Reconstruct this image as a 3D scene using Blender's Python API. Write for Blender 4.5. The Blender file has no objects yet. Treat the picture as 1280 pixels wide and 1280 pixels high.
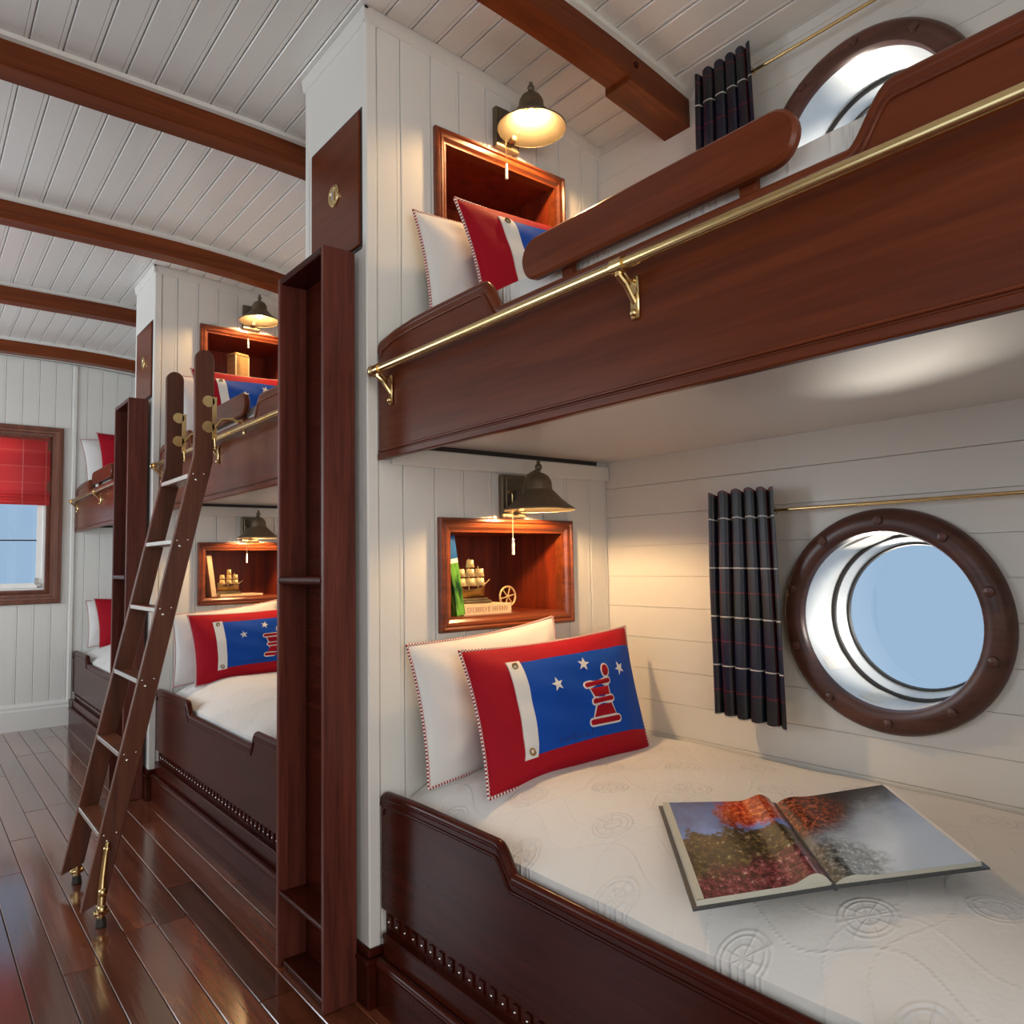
import bpy, math, random
from mathutils import Vector, Matrix
random.seed(7)
SC = bpy.context.scene
COL = SC.collection
PI = math.pi

# ------------------------------------------------------------------ camera
cam_data = bpy.data.cameras.new('camera')
cam_data.sensor_width = 36.0
cam_data.lens = 935.2 / 1280 * 36.0
cam_data.clip_start = 0.05
cam = bpy.data.objects.new('camera', cam_data)
COL.objects.link(cam)
yaw, pitch, roll = math.radians(39.07), math.radians(3.863), math.radians(-1.003)
fw = Vector((math.sin(yaw) * math.cos(pitch), math.cos(yaw) * math.cos(pitch), math.sin(pitch)))
r0 = Vector((math.cos(yaw), -math.sin(yaw), 0))
u0 = r0.cross(fw)
rr = r0 * math.cos(roll) + u0 * math.sin(roll)
uu = -r0 * math.sin(roll) + u0 * math.cos(roll)
cam.matrix_world = Matrix(((rr.x, uu.x, -fw.x, 0), (rr.y, uu.y, -fw.y, 0), (rr.z, uu.z, -fw.z, 1.25), (0, 0, 0, 1)))
SC.camera = cam

# ------------------------------------------------------------------ sky, daylight, exposure
world = bpy.data.worlds.new('sky')
SC.world = world
world.use_nodes = True
bg = world.node_tree.nodes['Background']
bg.inputs[0].default_value = (0.335, 0.50, 0.70, 1)
bg.inputs[1].default_value = 1.0
SC.view_settings.view_transform = 'Standard'
SC.view_settings.look = 'None'
SC.view_settings.gamma = 1
SC.view_settings.use_curve_mapping = False
SC.view_settings.exposure = 0.0
SC.cycles.use_denoising = True
SC.cycles.max_bounces = 10
SC.cycles.sample_clamp_indirect = 6.0


def daylight_fill(name, loc, target, sx, sy, watts, color):
    """soft daylight lamp added at an unseen window opening"""
    d = bpy.data.lights.new(name, 'AREA')
    d.shape = 'RECTANGLE'
    d.size, d.size_y = sx, sy
    d.energy = watts
    d.color = color
    o = bpy.data.objects.new(name, d)
    COL.objects.link(o)
    o.location = loc
    o.rotation_euler = (Vector(target) - Vector(loc)).to_track_quat('-Z', 'Y').to_euler()
    return o


daylight_fill('end_window_fill', (-0.15, -2.08, 1.65), (-0.15, 2, 1.65), 2.3, 1.7, 58, (1.0, 0.985, 0.95))  # fill lamp added behind the camera
daylight_fill('hall_window_fill', (-1.66, 3.6, 1.6), (1, 3.6, 1.6), 1.2, 1.3, 27, (0.88, 0.95, 1.0))
daylight_fill('hall_window_fill', (-1.66, 1.0, 1.6), (1, 1.0, 1.6), 1.2, 1.3, 5, (0.90, 0.96, 1.0))

daylight_fill('hall_window_fill', (-1.66, 5.75, 1.6), (1, 5.75, 1.6), 1.2, 1.3, 46, (0.88, 0.95, 1.0))  # lamp added to brighten the far wall and floor
sun_d = bpy.data.lights.new('sun', 'SUN')
sun_d.energy = 5.0
sun_d.angle = math.radians(16.0)
sun_d.color = (1.0, 0.95, 0.86)
sun = bpy.data.objects.new('sun', sun_d)
COL.objects.link(sun)
sun.rotation_euler = Vector((-0.42, 0.90, -0.18)).to_track_quat('-Z', 'Y').to_euler()

# second sun added from below, for the light patch under the upper bunk
up_sun_d = bpy.data.lights.new('added_upward_sun', 'SUN')
up_sun_d.energy = 5.0
up_sun_d.angle = math.radians(14.0)
up_sun_d.color = (1.0, 0.93, 0.80)
up_sun = bpy.data.objects.new('added_upward_sun', up_sun_d)
COL.objects.link(up_sun)
up_sun.rotation_euler = Vector((-0.65, -0.325, 0.546)).to_track_quat('-Z', 'Y').to_euler()

# ------------------------------------------------------------------ key dimensions (metres)
XE, XB, XW = 1.062, 1.105, 2.077       # partition end, bunk front, porthole wall
Y1A, Y1B = 1.983, 2.424                # first partition
Y2A, Y2B = 4.482, 4.916                # second partition
Y3 = 7.10                              # end wall
BAYS = (Y1A, Y2A, Y3)                  # head wall of each bunk bay
XL, YB = -1.70, -2.20                  # hall side wall, wall behind


def ceil_z(x):
    return 2.975 - 0.078 * max(0.0, x - 0.9) ** 2


# ------------------------------------------------------------------ materials
def new_mat(name):
    m = bpy.data.materials.new(name)
    m.use_nodes = True
    nt = m.node_tree
    return m, nt, nt.nodes['Principled BSDF']


def node(nt, kind, **kw):
    n = nt.nodes.new(kind)
    for k, v in kw.items():
        if k == 'inp':
            for i, val in v.items():
                n.inputs[i].default_value = val
        else:
            setattr(n, k, v)
    return n


def math_n(nt, op, a, b=None, c=None):
    n = nt.nodes.new('ShaderNodeMath')
    n.operation = op
    for i, v in enumerate((a, b, c)):
        if v is None:
            continue
        if isinstance(v, (int, float)):
            n.inputs[i].default_value = v
        else:
            nt.links.new(v, n.inputs[i])
    return n.outputs[0]


def mix_c(nt, fac, a, b):
    n = nt.nodes.new('ShaderNodeMix')
    n.data_type = 'RGBA'
    for i, v in ((0, fac), (6, a), (7, b)):
        if isinstance(v, (int, float)):
            n.inputs[i].default_value = v
        elif isinstance(v, tuple):
            n.inputs[i].default_value = (*v, 1)
        else:
            nt.links.new(v, n.inputs[i])
    return n.outputs[2]


def srgb(r, g, b):
    f = lambda c: (c / 255 / 12.92) if c <= 10 else ((c / 255 + 0.055) / 1.055) ** 2.4
    return (f(r), f(g), f(b))


def plain(name, col, rough=0.5, metal=0.0, bump=0.0, bscale=60, var=0.0, coat=0.0, sheen=0.0, spec=0.5):
    m, nt, p = new_mat(name)
    p.inputs['Specular IOR Level'].default_value = spec
    p.inputs['Roughness'].default_value = rough
    p.inputs['Metallic'].default_value = metal
    p.inputs['Coat Weight'].default_value = coat
    p.inputs['Sheen Weight'].default_value = sheen
    tc = node(nt, 'ShaderNodeTexCoord')
    nz = node(nt, 'ShaderNodeTexNoise', inp={'Scale': bscale, 'Detail': 4})
    nt.links.new(tc.outputs['Object'], nz.inputs['Vector'])
    dark = tuple(c * (1 - var) for c in col)
    nt.links.new(mix_c(nt, nz.outputs[0], dark, col), p.inputs['Base Color'])
    if bump:
        b = node(nt, 'ShaderNodeBump', inp={'Strength': bump, 'Distance': 0.002})
        nt.links.new(nz.outputs[0], b.inputs['Height'])
        nt.links.new(b.outputs[0], p.inputs['Normal'])
    return m


def wood(name, c1, c2, axis='Y', rough=0.3, coat=0.3, grain=1.0, bump=0.05, tone=0.25, wavy=0.0, spec=0.5):
    """polished wood, grain running along the given axis; each object gets its own grain and tone"""
    m, nt, p = new_mat(name)
    p.inputs['Roughness'].default_value = rough
    p.inputs['Coat Weight'].default_value = coat
    p.inputs['Specular IOR Level'].default_value = spec
    p.inputs['Coat Roughness'].default_value = 0.12
    tc = node(nt, 'ShaderNodeTexCoord')
    oi = node(nt, 'ShaderNodeObjectInfo')
    off = node(nt, 'ShaderNodeVectorMath', operation='SCALE')
    off.inputs[0].default_value = (13.7, 7.3, 5.1)
    nt.links.new(oi.outputs['Random'], off.inputs['Scale'])
    add = node(nt, 'ShaderNodeVectorMath', operation='ADD')
    nt.links.new(tc.outputs['Object'], add.inputs[0])
    nt.links.new(off.outputs[0], add.inputs[1])
    mp = node(nt, 'ShaderNodeMapping')
    s = [22 * grain] * 3
    s['XYZ'.index(axis)] = 1.1 * grain
    mp.inputs['Scale'].default_value = s
    nt.links.new(add.outputs[0], mp.inputs['Vector'])
    nz = node(nt, 'ShaderNodeTexNoise', inp={'Scale': 1.0, 'Detail': 6, 'Roughness': 0.62, 'Distortion': 0.5})
    nt.links.new(mp.outputs[0], nz.inputs['Vector'])
    fine = node(nt, 'ShaderNodeTexNoise', inp={'Scale': 5.0, 'Detail': 3, 'Roughness': 0.6})
    nt.links.new(mp.outputs[0], fine.inputs['Vector'])
    f = math_n(nt, 'ADD', math_n(nt, 'MULTIPLY', nz.outputs[0], 0.75), math_n(nt, 'MULTIPLY', fine.outputs[0], 0.35))
    ramp = node(nt, 'ShaderNodeValToRGB')
    ramp.color_ramp.elements[0].position = 0.36
    ramp.color_ramp.elements[0].color = (*c1, 1)
    ramp.color_ramp.elements[1].position = 0.74
    ramp.color_ramp.elements[1].color = (*c2, 1)
    nt.links.new(f, ramp.inputs[0])
    tn = math_n(nt, 'MULTIPLY_ADD', oi.outputs['Random'], tone, 1 - tone / 2)
    sc = node(nt, 'ShaderNodeVectorMath', operation='SCALE')
    nt.links.new(ramp.outputs[0], sc.inputs[0])
    nt.links.new(tn, sc.inputs['Scale'])
    nt.links.new(sc.outputs[0], p.inputs['Base Color'])
    h = f
    if wavy:
        wz = node(nt, 'ShaderNodeTexNoise', inp={'Scale': 0.42, 'Detail': 2, 'Roughness': 0.5, 'Distortion': 0.4})
        nt.links.new(mp.outputs[0], wz.inputs['Vector'])
        h = math_n(nt, 'ADD', math_n(nt, 'MULTIPLY', nz.outputs[0], 0.45), math_n(nt, 'MULTIPLY', wz.outputs[0], wavy))
    b = node(nt, 'ShaderNodeBump', inp={'Strength': bump, 'Distance': 0.004})
    nt.links.new(h, b.inputs['Height'])
    nt.links.new(b.outputs[0], p.inputs['Normal'])
    nt.links.new(b.outputs[0], p.inputs['Coat Normal'])
    return m


M = {}
M['white'] = plain('white_paint', (0.77, 0.755, 0.715), rough=0.42, bump=0.03, bscale=25, var=0.03)
M['ceiling_white'] = plain('ceiling_paint', (0.75, 0.735, 0.70), rough=0.27, bump=0.03, bscale=20, var=0.03)
M['gloss_white'] = plain('gloss_white_paint', (0.72, 0.70, 0.67), rough=0.22, bump=0.10, bscale=7, var=0.03)
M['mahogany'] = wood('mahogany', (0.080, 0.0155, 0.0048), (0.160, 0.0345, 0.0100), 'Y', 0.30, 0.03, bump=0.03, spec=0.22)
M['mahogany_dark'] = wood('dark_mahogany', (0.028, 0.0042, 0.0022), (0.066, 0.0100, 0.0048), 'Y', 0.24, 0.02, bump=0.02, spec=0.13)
M['mahogany_z'] = wood('upright_mahogany', (0.055, 0.0125, 0.0085), (0.160, 0.039, 0.0250), 'Z', 0.36, 0.03, grain=1.6, spec=0.25)
M['mahogany_x'] = wood('niche_mahogany', (0.085, 0.0150, 0.0050), (0.255, 0.058, 0.0160), 'X', 0.30, 0.15)
M['niche_inside'] = wood('niche_lining', (0.10, 0.011, 0.004), (0.30, 0.042, 0.012), 'Z', 0.38, 0.15)
M['beam'] = wood('beam_timber', (0.085, 0.0165, 0.0038), (0.215, 0.047, 0.0090), 'X', 0.38, 0.02, grain=0.8, spec=0.22)
M['ring_wood'] = wood('porthole_timber', (0.060, 0.021, 0.0145), (0.145, 0.053, 0.035), 'Y', 0.34, 0.1, grain=0.9, spec=0.4)
M['ladder_wood'] = wood('ladder_timber', (0.065, 0.019, 0.0095), (0.165, 0.050, 0.022), 'Z', 0.34, 0.06, spec=0.35)
M['frame_wood'] = wood('window_timber', (0.08, 0.022, 0.012), (0.22, 0.068, 0.034), 'Z', 0.36, 0.2)
M['floor'] = wood('floor_plank_timber', (0.042, 0.0105, 0.0050), (0.235, 0.064, 0.026), 'Y', 0.20, 1.0, grain=0.7, bump=0.30, tone=0.7, wavy=1.3)
M['floor_gap'] = plain('floor_gap', (0.03, 0.014, 0.008), 0.6)
M['brass'] = plain('brass', (0.80, 0.60, 0.29), rough=0.22, metal=1.0, var=0.15, bscale=30)
M['old_brass'] = plain('aged_brass', (0.42, 0.27, 0.10), rough=0.34, metal=1.0, var=0.3, bscale=40)
M['bronze'] = plain('dark_bronze', (0.22, 0.175, 0.115), rough=0.45, metal=0.7, var=0.35, bscale=50)
M['shade_inside'] = plain('lamp_shade_lining', (0.060, 0.048, 0.030), rough=0.5)
M['steel'] = plain('brushed_steel', (0.86, 0.86, 0.84), rough=0.38, metal=0.35, var=0.12, bscale=14)
M['nickel'] = plain('nickel_studs', (0.80, 0.79, 0.76), rough=0.2, metal=1.0)
M['rubber'] = plain('dark_seal', (0.035, 0.03, 0.028), rough=0.5)
M['red_cloth'] = plain('red_cotton', srgb(164, 18, 36), rough=0.75, bump=0.15, bscale=300, var=0.12, spec=0.15)
M['blue_cloth'] = plain('blue_cotton', srgb(16, 76, 178), rough=0.7, bump=0.15, bscale=300, var=0.15, spec=0.15)
M['white_cloth'] = plain('white_cotton', (0.76, 0.75, 0.73), rough=0.8, bump=0.15, bscale=260, var=0.05, sheen=0.2)
M['red_cord'] = plain('red_cord', srgb(150, 14, 26), rough=0.7)
M['white_cord'] = plain('white_cord', (0.78, 0.75, 0.72), rough=0.7)
M['navy_mark'] = plain('navy_marks', srgb(14, 54, 138), rough=0.7)
M['gold'] = plain('gilded_metal', (0.88, 0.66, 0.34), rough=0.45, metal=0.55, var=0.2)
M['pages'] = plain('paper_edges', (0.56, 0.55, 0.46), rough=0.7, var=0.12, bscale=90)
M['cream_cover'] = plain('cream_book_cloth', (0.72, 0.56, 0.36), rough=0.6, var=0.08)
M['dark_cover'] = plain('dark_book_cover', (0.045, 0.05, 0.055), rough=0.35)
M['black'] = plain('shade_black', (0.02, 0.018, 0.016), rough=0.4)  # painted shade for the bunk gap and the cabinet door rims
M['letters'] = plain('rust_lettering', (0.30, 0.10, 0.05), rough=0.6)
M['blade_wood'] = M['mahogany']


def glass_mat(name, tint=(1, 1, 1)):
    m, nt, p = new_mat(name)
    tr = node(nt, 'ShaderNodeBsdfTransparent')
    tr.inputs[0].default_value = (*tint, 1)
    gl = node(nt, 'ShaderNodeBsdfGlossy')
    gl.inputs['Roughness'].default_value = 0.02
    mx = node(nt, 'ShaderNodeMixShader', inp={0: 0.04})
    nt.links.new(tr.outputs[0], mx.inputs[1])
    nt.links.new(gl.outputs[0], mx.inputs[2])
    nt.links.new(mx.outputs[0], nt.nodes['Material Output'].inputs[0])
    return m


M['glass'] = glass_mat('window_glass')


BULB = 950.0


def bulb_mat():
    m, nt, p = new_mat('lit_bulb')
    p.inputs['Base Color'].default_value = (1, 0.9, 0.7, 1)
    p.inputs['Emission Color'].default_value = (1.0, 0.62, 0.28, 1)
    p.inputs['Emission Strength'].default_value = BULB
    return m


M['bulb'] = bulb_mat()


def stripe(nt, coord, period, width, phase=0.0):
    """1 inside a stripe of the given width repeating every period"""
    t = math_n(nt, 'FRACT', math_n(nt, 'DIVIDE', math_n(nt, 'ADD', coord, phase + 50 * period), period))
    return math_n(nt, 'LESS_THAN', t, width / period)


def plaid(name, base, bands, lines, rough=0.6, bump=0.1, sheen=0.3, translucent=0.0):
    """woven plaid in metres on the UV map: bands and lines are (axis, period, width, phase, colour, strength)"""
    m, nt, p = new_mat(name)
    p.inputs['Roughness'].default_value = rough
    p.inputs['Sheen Weight'].default_value = sheen
    uv = node(nt, 'ShaderNodeUVMap')
    sx = node(nt, 'ShaderNodeSeparateXYZ')
    nt.links.new(uv.outputs[0], sx.inputs[0])
    col = base
    for ax, per, wid, ph, c, st in bands + lines:
        f = math_n(nt, 'MULTIPLY', stripe(nt, sx.outputs[ax], per, wid, ph), st)
        col = mix_c(nt, f, col, c)
    nt.links.new(col, p.inputs['Base Color'])
    nz = node(nt, 'ShaderNodeTexNoise', inp={'Scale': 420.0})
    nt.links.new(uv.outputs[0], nz.inputs['Vector'])
    b = node(nt, 'ShaderNodeBump', inp={'Strength': bump, 'Distance': 0.001})
    nt.links.new(nz.outputs[0], b.inputs['Height'])
    nt.links.new(b.outputs[0], p.inputs['Normal'])
    if translucent:
        tl = node(nt, 'ShaderNodeBsdfTranslucent')
        nt.links.new(col, tl.inputs[0])
        mx = node(nt, 'ShaderNodeMixShader', inp={0: translucent})
        nt.links.new(p.outputs[0], mx.inputs[1])
        nt.links.new(tl.outputs[0], mx.inputs[2])
        nt.links.new(mx.outputs[0], nt.nodes['Material Output'].inputs[0])
    return m


M['navy_plaid'] = plaid('navy_plaid', srgb(18, 19, 40),
                        [(1, 0.30, 0.10, 0.02, srgb(16, 24, 22), 0.75), (0, 0.17, 0.055, 0.02, srgb(28, 12, 20), 0.6)],
                        [(1, 0.15, 0.004, 0.0, srgb(200, 195, 190), 0.85), (1, 0.15, 0.004, 0.075, srgb(110, 24, 32), 0.8),
                         (0, 0.21, 0.003, 0.0, srgb(190, 185, 190), 0.6), (0, 0.21, 0.003, 0.10, srgb(110, 24, 32), 0.7)], rough=0.36, sheen=0.0)
M['red_plaid'] = plaid('red_plaid', srgb(216, 56, 54),
                       [(1, 0.30, 0.10, 0.05, srgb(196, 40, 44), 0.5)],
                       [(0, 0.16, 0.006, 0.03, srgb(225, 120, 110), 0.8), (1, 0.13, 0.005, 0.02, srgb(225, 110, 100), 0.6)], translucent=0.55)


def coverlet_mat():
    """white quilted coverlet; raised compass roses and rope lines are fine relief"""
    m, nt, p = new_mat('white_matelasse')
    p.inputs['Base Color'].default_value = (0.74, 0.72, 0.69, 1)
    p.inputs['Roughness'].default_value = 0.8
    p.inputs['Sheen Weight'].default_value = 0.25
    tc = node(nt, 'ShaderNodeTexCoord')
    s = node(nt, 'ShaderNodeSeparateXYZ')
    nt.links.new(tc.outputs['Object'], s.inputs[0])
    x, y = s.outputs[0], s.outputs[1]

    def cell(c, per, ph):
        t = math_n(nt, 'FRACT', math_n(nt, 'DIVIDE', math_n(nt, 'ADD', c, ph + 20 * per), per))
        return math_n(nt, 'MULTIPLY', math_n(nt, 'SUBTRACT', t, 0.5), per)

    def ridge(v, centre, w):
        d = math_n(nt, 'DIVIDE', math_n(nt, 'SUBTRACT', v, centre), w)
        return math_n(nt, 'EXPONENT', math_n(nt, 'MULTIPLY', math_n(nt, 'MULTIPLY', d, d), -1.0))

    total = None
    for px, py in ((0.0, 0.0), (0.15, 0.15)):
        cx, cy = cell(x, 0.30, px), cell(y, 0.30, py)
        r = math_n(nt, 'SQRT', math_n(nt, 'ADD', math_n(nt, 'MULTIPLY', cx, cx), math_n(nt, 'MULTIPLY', cy, cy)))
        a = math_n(nt, 'ARCTAN2', cy, cx)
        sp = math_n(nt, 'POWER', math_n(nt, 'ABSOLUTE', math_n(nt, 'COSINE', math_n(nt, 'MULTIPLY', a, 4.0))), 14.0)
        inside = math_n(nt, 'LESS_THAN', r, 0.054)
        rose = math_n(nt, 'ADD', ridge(r, 0.047, 0.0032), math_n(nt, 'MULTIPLY', math_n(nt, 'MULTIPLY', sp, inside), 0.8))
        rose = math_n(nt, 'ADD', rose, math_n(nt, 'ADD', ridge(r, 0.020, 0.003), ridge(r, 0.037, 0.0025)))
        total = rose if total is None else math_n(nt, 'ADD', total, rose)
    # rope lines wandering between the roses, crossing both ways
    for c, d, ph in ((x, y, 0.075), (y, x, 0.075), (x, y, 0.0), (y, x, 0.0)):
        wob = math_n(nt, 'MULTIPLY', math_n(nt, 'SINE', math_n(nt, 'MULTIPLY', d, 20.94)), 0.03)
        t = cell(math_n(nt, 'ADD', c, wob), 0.30, ph + 0.15)
        rope = ridge(t, 0.0, 0.0036)
        tw = math_n(nt, 'MULTIPLY_ADD', math_n(nt, 'SINE', math_n(nt, 'MULTIPLY', math_n(nt, 'ADD', d, c), 520.0)), 0.25, 0.75)
        total = math_n(nt, 'ADD', total, math_n(nt, 'MULTIPLY', math_n(nt, 'MULTIPLY', rope, tw), 0.8 if ph else 0.5))
    nz = node(nt, 'ShaderNodeTexNoise', inp={'Scale': 95.0, 'Detail': 3})
    nt.links.new(tc.outputs['Object'], nz.inputs['Vector'])
    nz2 = node(nt, 'ShaderNodeTexNoise', inp={'Scale': 9.0, 'Detail': 3})
    nt.links.new(tc.outputs['Object'], nz2.inputs['Vector'])
    h = math_n(nt, 'ADD', math_n(nt, 'MULTIPLY', total, 0.8),
               math_n(nt, 'ADD', math_n(nt, 'MULTIPLY', nz.outputs[0], 0.35), math_n(nt, 'MULTIPLY', nz2.outputs[0], 1.6)))
    b = node(nt, 'ShaderNodeBump', inp={'Strength': 0.55, 'Distance': 0.0042})
    nt.links.new(h, b.inputs['Height'])
    nt.links.new(b.outputs[0], p.inputs['Normal'])
    return m


M['coverlet'] = coverlet_mat()


def page_left_mat():
    """printed photograph: blue sky, autumn maple, heath and red shrubs"""
    m, nt, p = new_mat('autumn_print')
    p.inputs['Roughness'].default_value = 0.22
    p.inputs['Specular IOR Level'].default_value = 0.3
    uv = node(nt, 'ShaderNodeUVMap')
    s = node(nt, 'ShaderNodeSeparateXYZ')
    nt.links.new(uv.outputs[0], s.inputs[0])
    u, v = s.outputs[0], s.outputs[1]
    n1 = node(nt, 'ShaderNodeTexNoise', inp={'Scale': 20.0, 'Detail': 9, 'Roughness': 0.80})
    n2 = node(nt, 'ShaderNodeTexNoise', inp={'Scale': 5.0, 'Detail': 4, 'Roughness': 0.6})
    for n in (n1, n2):
        nt.links.new(uv.outputs[0], n.inputs['Vector'])

    def ramp(src, stops):
        r = node(nt, 'ShaderNodeValToRGB')
        e = r.color_ramp.elements
        e[0].position, e[0].color = stops[0][0], (*stops[0][1], 1)
        e[1].position, e[1].color = stops[-1][0], (*stops[-1][1], 1)
        for q, c in stops[1:-1]:
            k = e.new(q)
            k.color = (*c, 1)
        nt.links.new(src, r.inputs[0])
        return r.outputs[0]

    sky = ramp(v, [(0.6, srgb(92, 128, 196)), (1.0, srgb(40, 78, 150))])
    maple = ramp(n1.outputs[0], [(0.36, srgb(40, 12, 8)), (0.46, srgb(170, 44, 18)), (0.56, srgb(214, 100, 40)), (0.68, srgb(235, 190, 130))])
    heath = ramp(n1.outputs[0], [(0.36, srgb(10, 9, 6)), (0.48, srgb(62, 46, 22)), (0.58, srgb(104, 92, 56)), (0.68, srgb(226, 214, 200))])
    shrub = ramp(n1.outputs[0], [(0.36, srgb(16, 6, 8)), (0.47, srgb(92, 30, 38)), (0.58, srgb(150, 82, 88)), (0.68, srgb(225, 205, 200))])
    def soft(e, edge, width):
        return math_n(nt, 'MINIMUM', 1.0, math_n(nt, 'MAXIMUM', 0.0, math_n(nt, 'DIVIDE', math_n(nt, 'SUBTRACT', edge + width, e), 2 * width)))

    w = math_n(nt, 'MULTIPLY', math_n(nt, 'SUBTRACT', n2.outputs[0], 0.5), 0.45)
    w2 = math_n(nt, 'MULTIPLY', math_n(nt, 'SUBTRACT', n1.outputs[0], 0.5), 0.22)
    vv = math_n(nt, 'ADD', math_n(nt, 'ADD', v, w), w2)
    col = mix_c(nt, math_n(nt, 'LESS_THAN', vv, 0.60), sky, heath)
    # crown of the maple: an ellipse near the gutter
    du = math_n(nt, 'DIVIDE', math_n(nt, 'SUBTRACT', u, 0.76), 0.33)
    dv = math_n(nt, 'DIVIDE', math_n(nt, 'SUBTRACT', v, 0.86), 0.24)
    e = math_n(nt, 'ADD', math_n(nt, 'ADD', math_n(nt, 'MULTIPLY', du, du), math_n(nt, 'MULTIPLY', dv, dv)), math_n(nt, 'ADD', math_n(nt, 'MULTIPLY', w2, 9.0), math_n(nt, 'MULTIPLY', w, 5.0)))
    col = mix_c(nt, soft(e, 1.0, 0.35), col, maple)
    sv = math_n(nt, 'ADD', math_n(nt, 'ADD', v, w), math_n(nt, 'MULTIPLY', u, -0.18))
    col = mix_c(nt, soft(sv, 0.16, 0.05), col, shrub)
    shade = math_n(nt, 'MULTIPLY_ADD', n2.outputs[0], 2.2, -0.12)
    dk = node(nt, 'ShaderNodeVectorMath', operation='SCALE')
    nt.links.new(col, dk.inputs[0])
    nt.links.new(shade, dk.inputs['Scale'])
    col = dk.outputs[0]
    nt.links.new(col, p.inputs['Base Color'])
    return m


def page_right_mat():
    """printed photograph: mist over water, autumn tree at the gutter, pale rocks below"""
    m, nt, p = new_mat('mist_print')
    p.inputs['Roughness'].default_value = 0.22
    p.inputs['Specular IOR Level'].default_value = 0.3
    uv = node(nt, 'ShaderNodeUVMap')
    s = node(nt, 'ShaderNodeSeparateXYZ')
    nt.links.new(uv.outputs[0], s.inputs[0])
    u, v = s.outputs[0], s.outputs[1]
    n1 = node(nt, 'ShaderNodeTexNoise', inp={'Scale': 22.0, 'Detail': 9, 'Roughness': 0.80})
    n2 = node(nt, 'ShaderNodeTexNoise', inp={'Scale': 4.0, 'Detail': 4, 'Roughness': 0.6})
    for n in (n1, n2):
        nt.links.new(uv.outputs[0], n.inputs['Vector'])

    def ramp(src, stops):
        r = node(nt, 'ShaderNodeValToRGB')
        e = r.color_ramp.elements
        e[0].position, e[0].color = stops[0][0], (*stops[0][1], 1)
        e[1].position, e[1].color = stops[-1][0], (*stops[-1][1], 1)
        for q, c in stops[1:-1]:
            k = e.new(q)
            k.color = (*c, 1)
        nt.links.new(src, r.inputs[0])
        return r.outputs[0]

    def soft(e, edge, width):
        return math_n(nt, 'MINIMUM', 1.0, math_n(nt, 'MAXIMUM', 0.0, math_n(nt, 'DIVIDE', math_n(nt, 'SUBTRACT', edge + width, e), 2 * width)))

    w = math_n(nt, 'MULTIPLY', math_n(nt, 'SUBTRACT', n2.outputs[0], 0.5), 0.7)
    w2 = math_n(nt, 'MULTIPLY', math_n(nt, 'SUBTRACT', n1.outputs[0], 0.5), 0.5)
    # dark hillside at the top, thinning to mist towards the lower outer corner
    t = math_n(nt, 'ADD', math_n(nt, 'SUBTRACT', math_n(nt, 'MULTIPLY', v, 1.15), math_n(nt, 'MULTIPLY', u, 0.45)), math_n(nt, 'MULTIPLY', w, 0.6))
    col = ramp(t, [(0.05, srgb(186, 198, 212)), (0.38, srgb(146, 158, 176)), (0.64, srgb(64, 60, 58)), (0.90, srgb(26, 20, 16))])
    tree = ramp(n1.outputs[0], [(0.36, srgb(14, 10, 10)), (0.48, srgb(92, 40, 24)), (0.57, srgb(176, 90, 50)), (0.68, srgb(220, 170, 150))])
    rock = ramp(n1.outputs[0], [(0.36, srgb(14, 16, 18)), (0.47, srgb(64, 70, 70)), (0.58, srgb(150, 156, 158)), (0.68, srgb(226, 226, 220))])

    def blob(cu, cv, ru, rv):
        du = math_n(nt, 'DIVIDE', math_n(nt, 'SUBTRACT', u, cu), ru)
        dv = math_n(nt, 'DIVIDE', math_n(nt, 'SUBTRACT', v, cv), rv)
        e = math_n(nt, 'ADD', math_n(nt, 'ADD', math_n(nt, 'MULTIPLY', du, du), math_n(nt, 'MULTIPLY', dv, dv)), math_n(nt, 'ADD', math_n(nt, 'MULTIPLY', w2, 4.0), math_n(nt, 'MULTIPLY', w, 2.0)))
        return soft(e, 1.0, 0.5)

    col = mix_c(nt, blob(0.10, 0.80, 0.36, 0.30), col, tree)
    col = mix_c(nt, blob(0.08, 0.12, 0.34, 0.26), col, rock)
    nt.links.new(col, p.inputs['Base Color'])
    return m


M['page_left'] = page_left_mat()
M['page_right'] = page_right_mat()


def jacket_mat():
    m, nt, p = new_mat('green_blue_jacket')
    p.inputs['Roughness'].default_value = 0.35
    tc = node(nt, 'ShaderNodeTexCoord')
    s = node(nt, 'ShaderNodeSeparateXYZ')
    nt.links.new(tc.outputs['Object'], s.inputs[0])
    mp = node(nt, 'ShaderNodeMapping')
    mp.inputs['Scale'].default_value = (30, 60, 8)
    nt.links.new(tc.outputs['Object'], mp.inputs['Vector'])
    nz = node(nt, 'ShaderNodeTexNoise', inp={'Scale': 2.0, 'Detail': 3})
    nt.links.new(mp.outputs[0], nz.inputs['Vector'])
    r = node(nt, 'ShaderNodeValToRGB')
    r.color_ramp.elements[0].position, r.color_ramp.elements[0].color = 0.4, (*srgb(14, 60, 24), 1)
    r.color_ramp.elements[1].position, r.color_ramp.elements[1].color = 0.62, (*srgb(120, 190, 70), 1)
    nt.links.new(nz.outputs[0], r.inputs[0])
    up = math_n(nt, 'GREATER_THAN', s.outputs[2], 0.185)
    mid = math_n(nt, 'MULTIPLY', math_n(nt, 'GREATER_THAN', s.outputs[2], 0.172), math_n(nt, 'LESS_THAN', s.outputs[2], 0.187))
    c = mix_c(nt, up, r.outputs[0], srgb(30, 96, 160))
    c = mix_c(nt, mid, c, srgb(225, 225, 220))
    nt.links.new(c, p.inputs['Base Color'])
    return m


M['jacket'] = jacket_mat()


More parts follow.
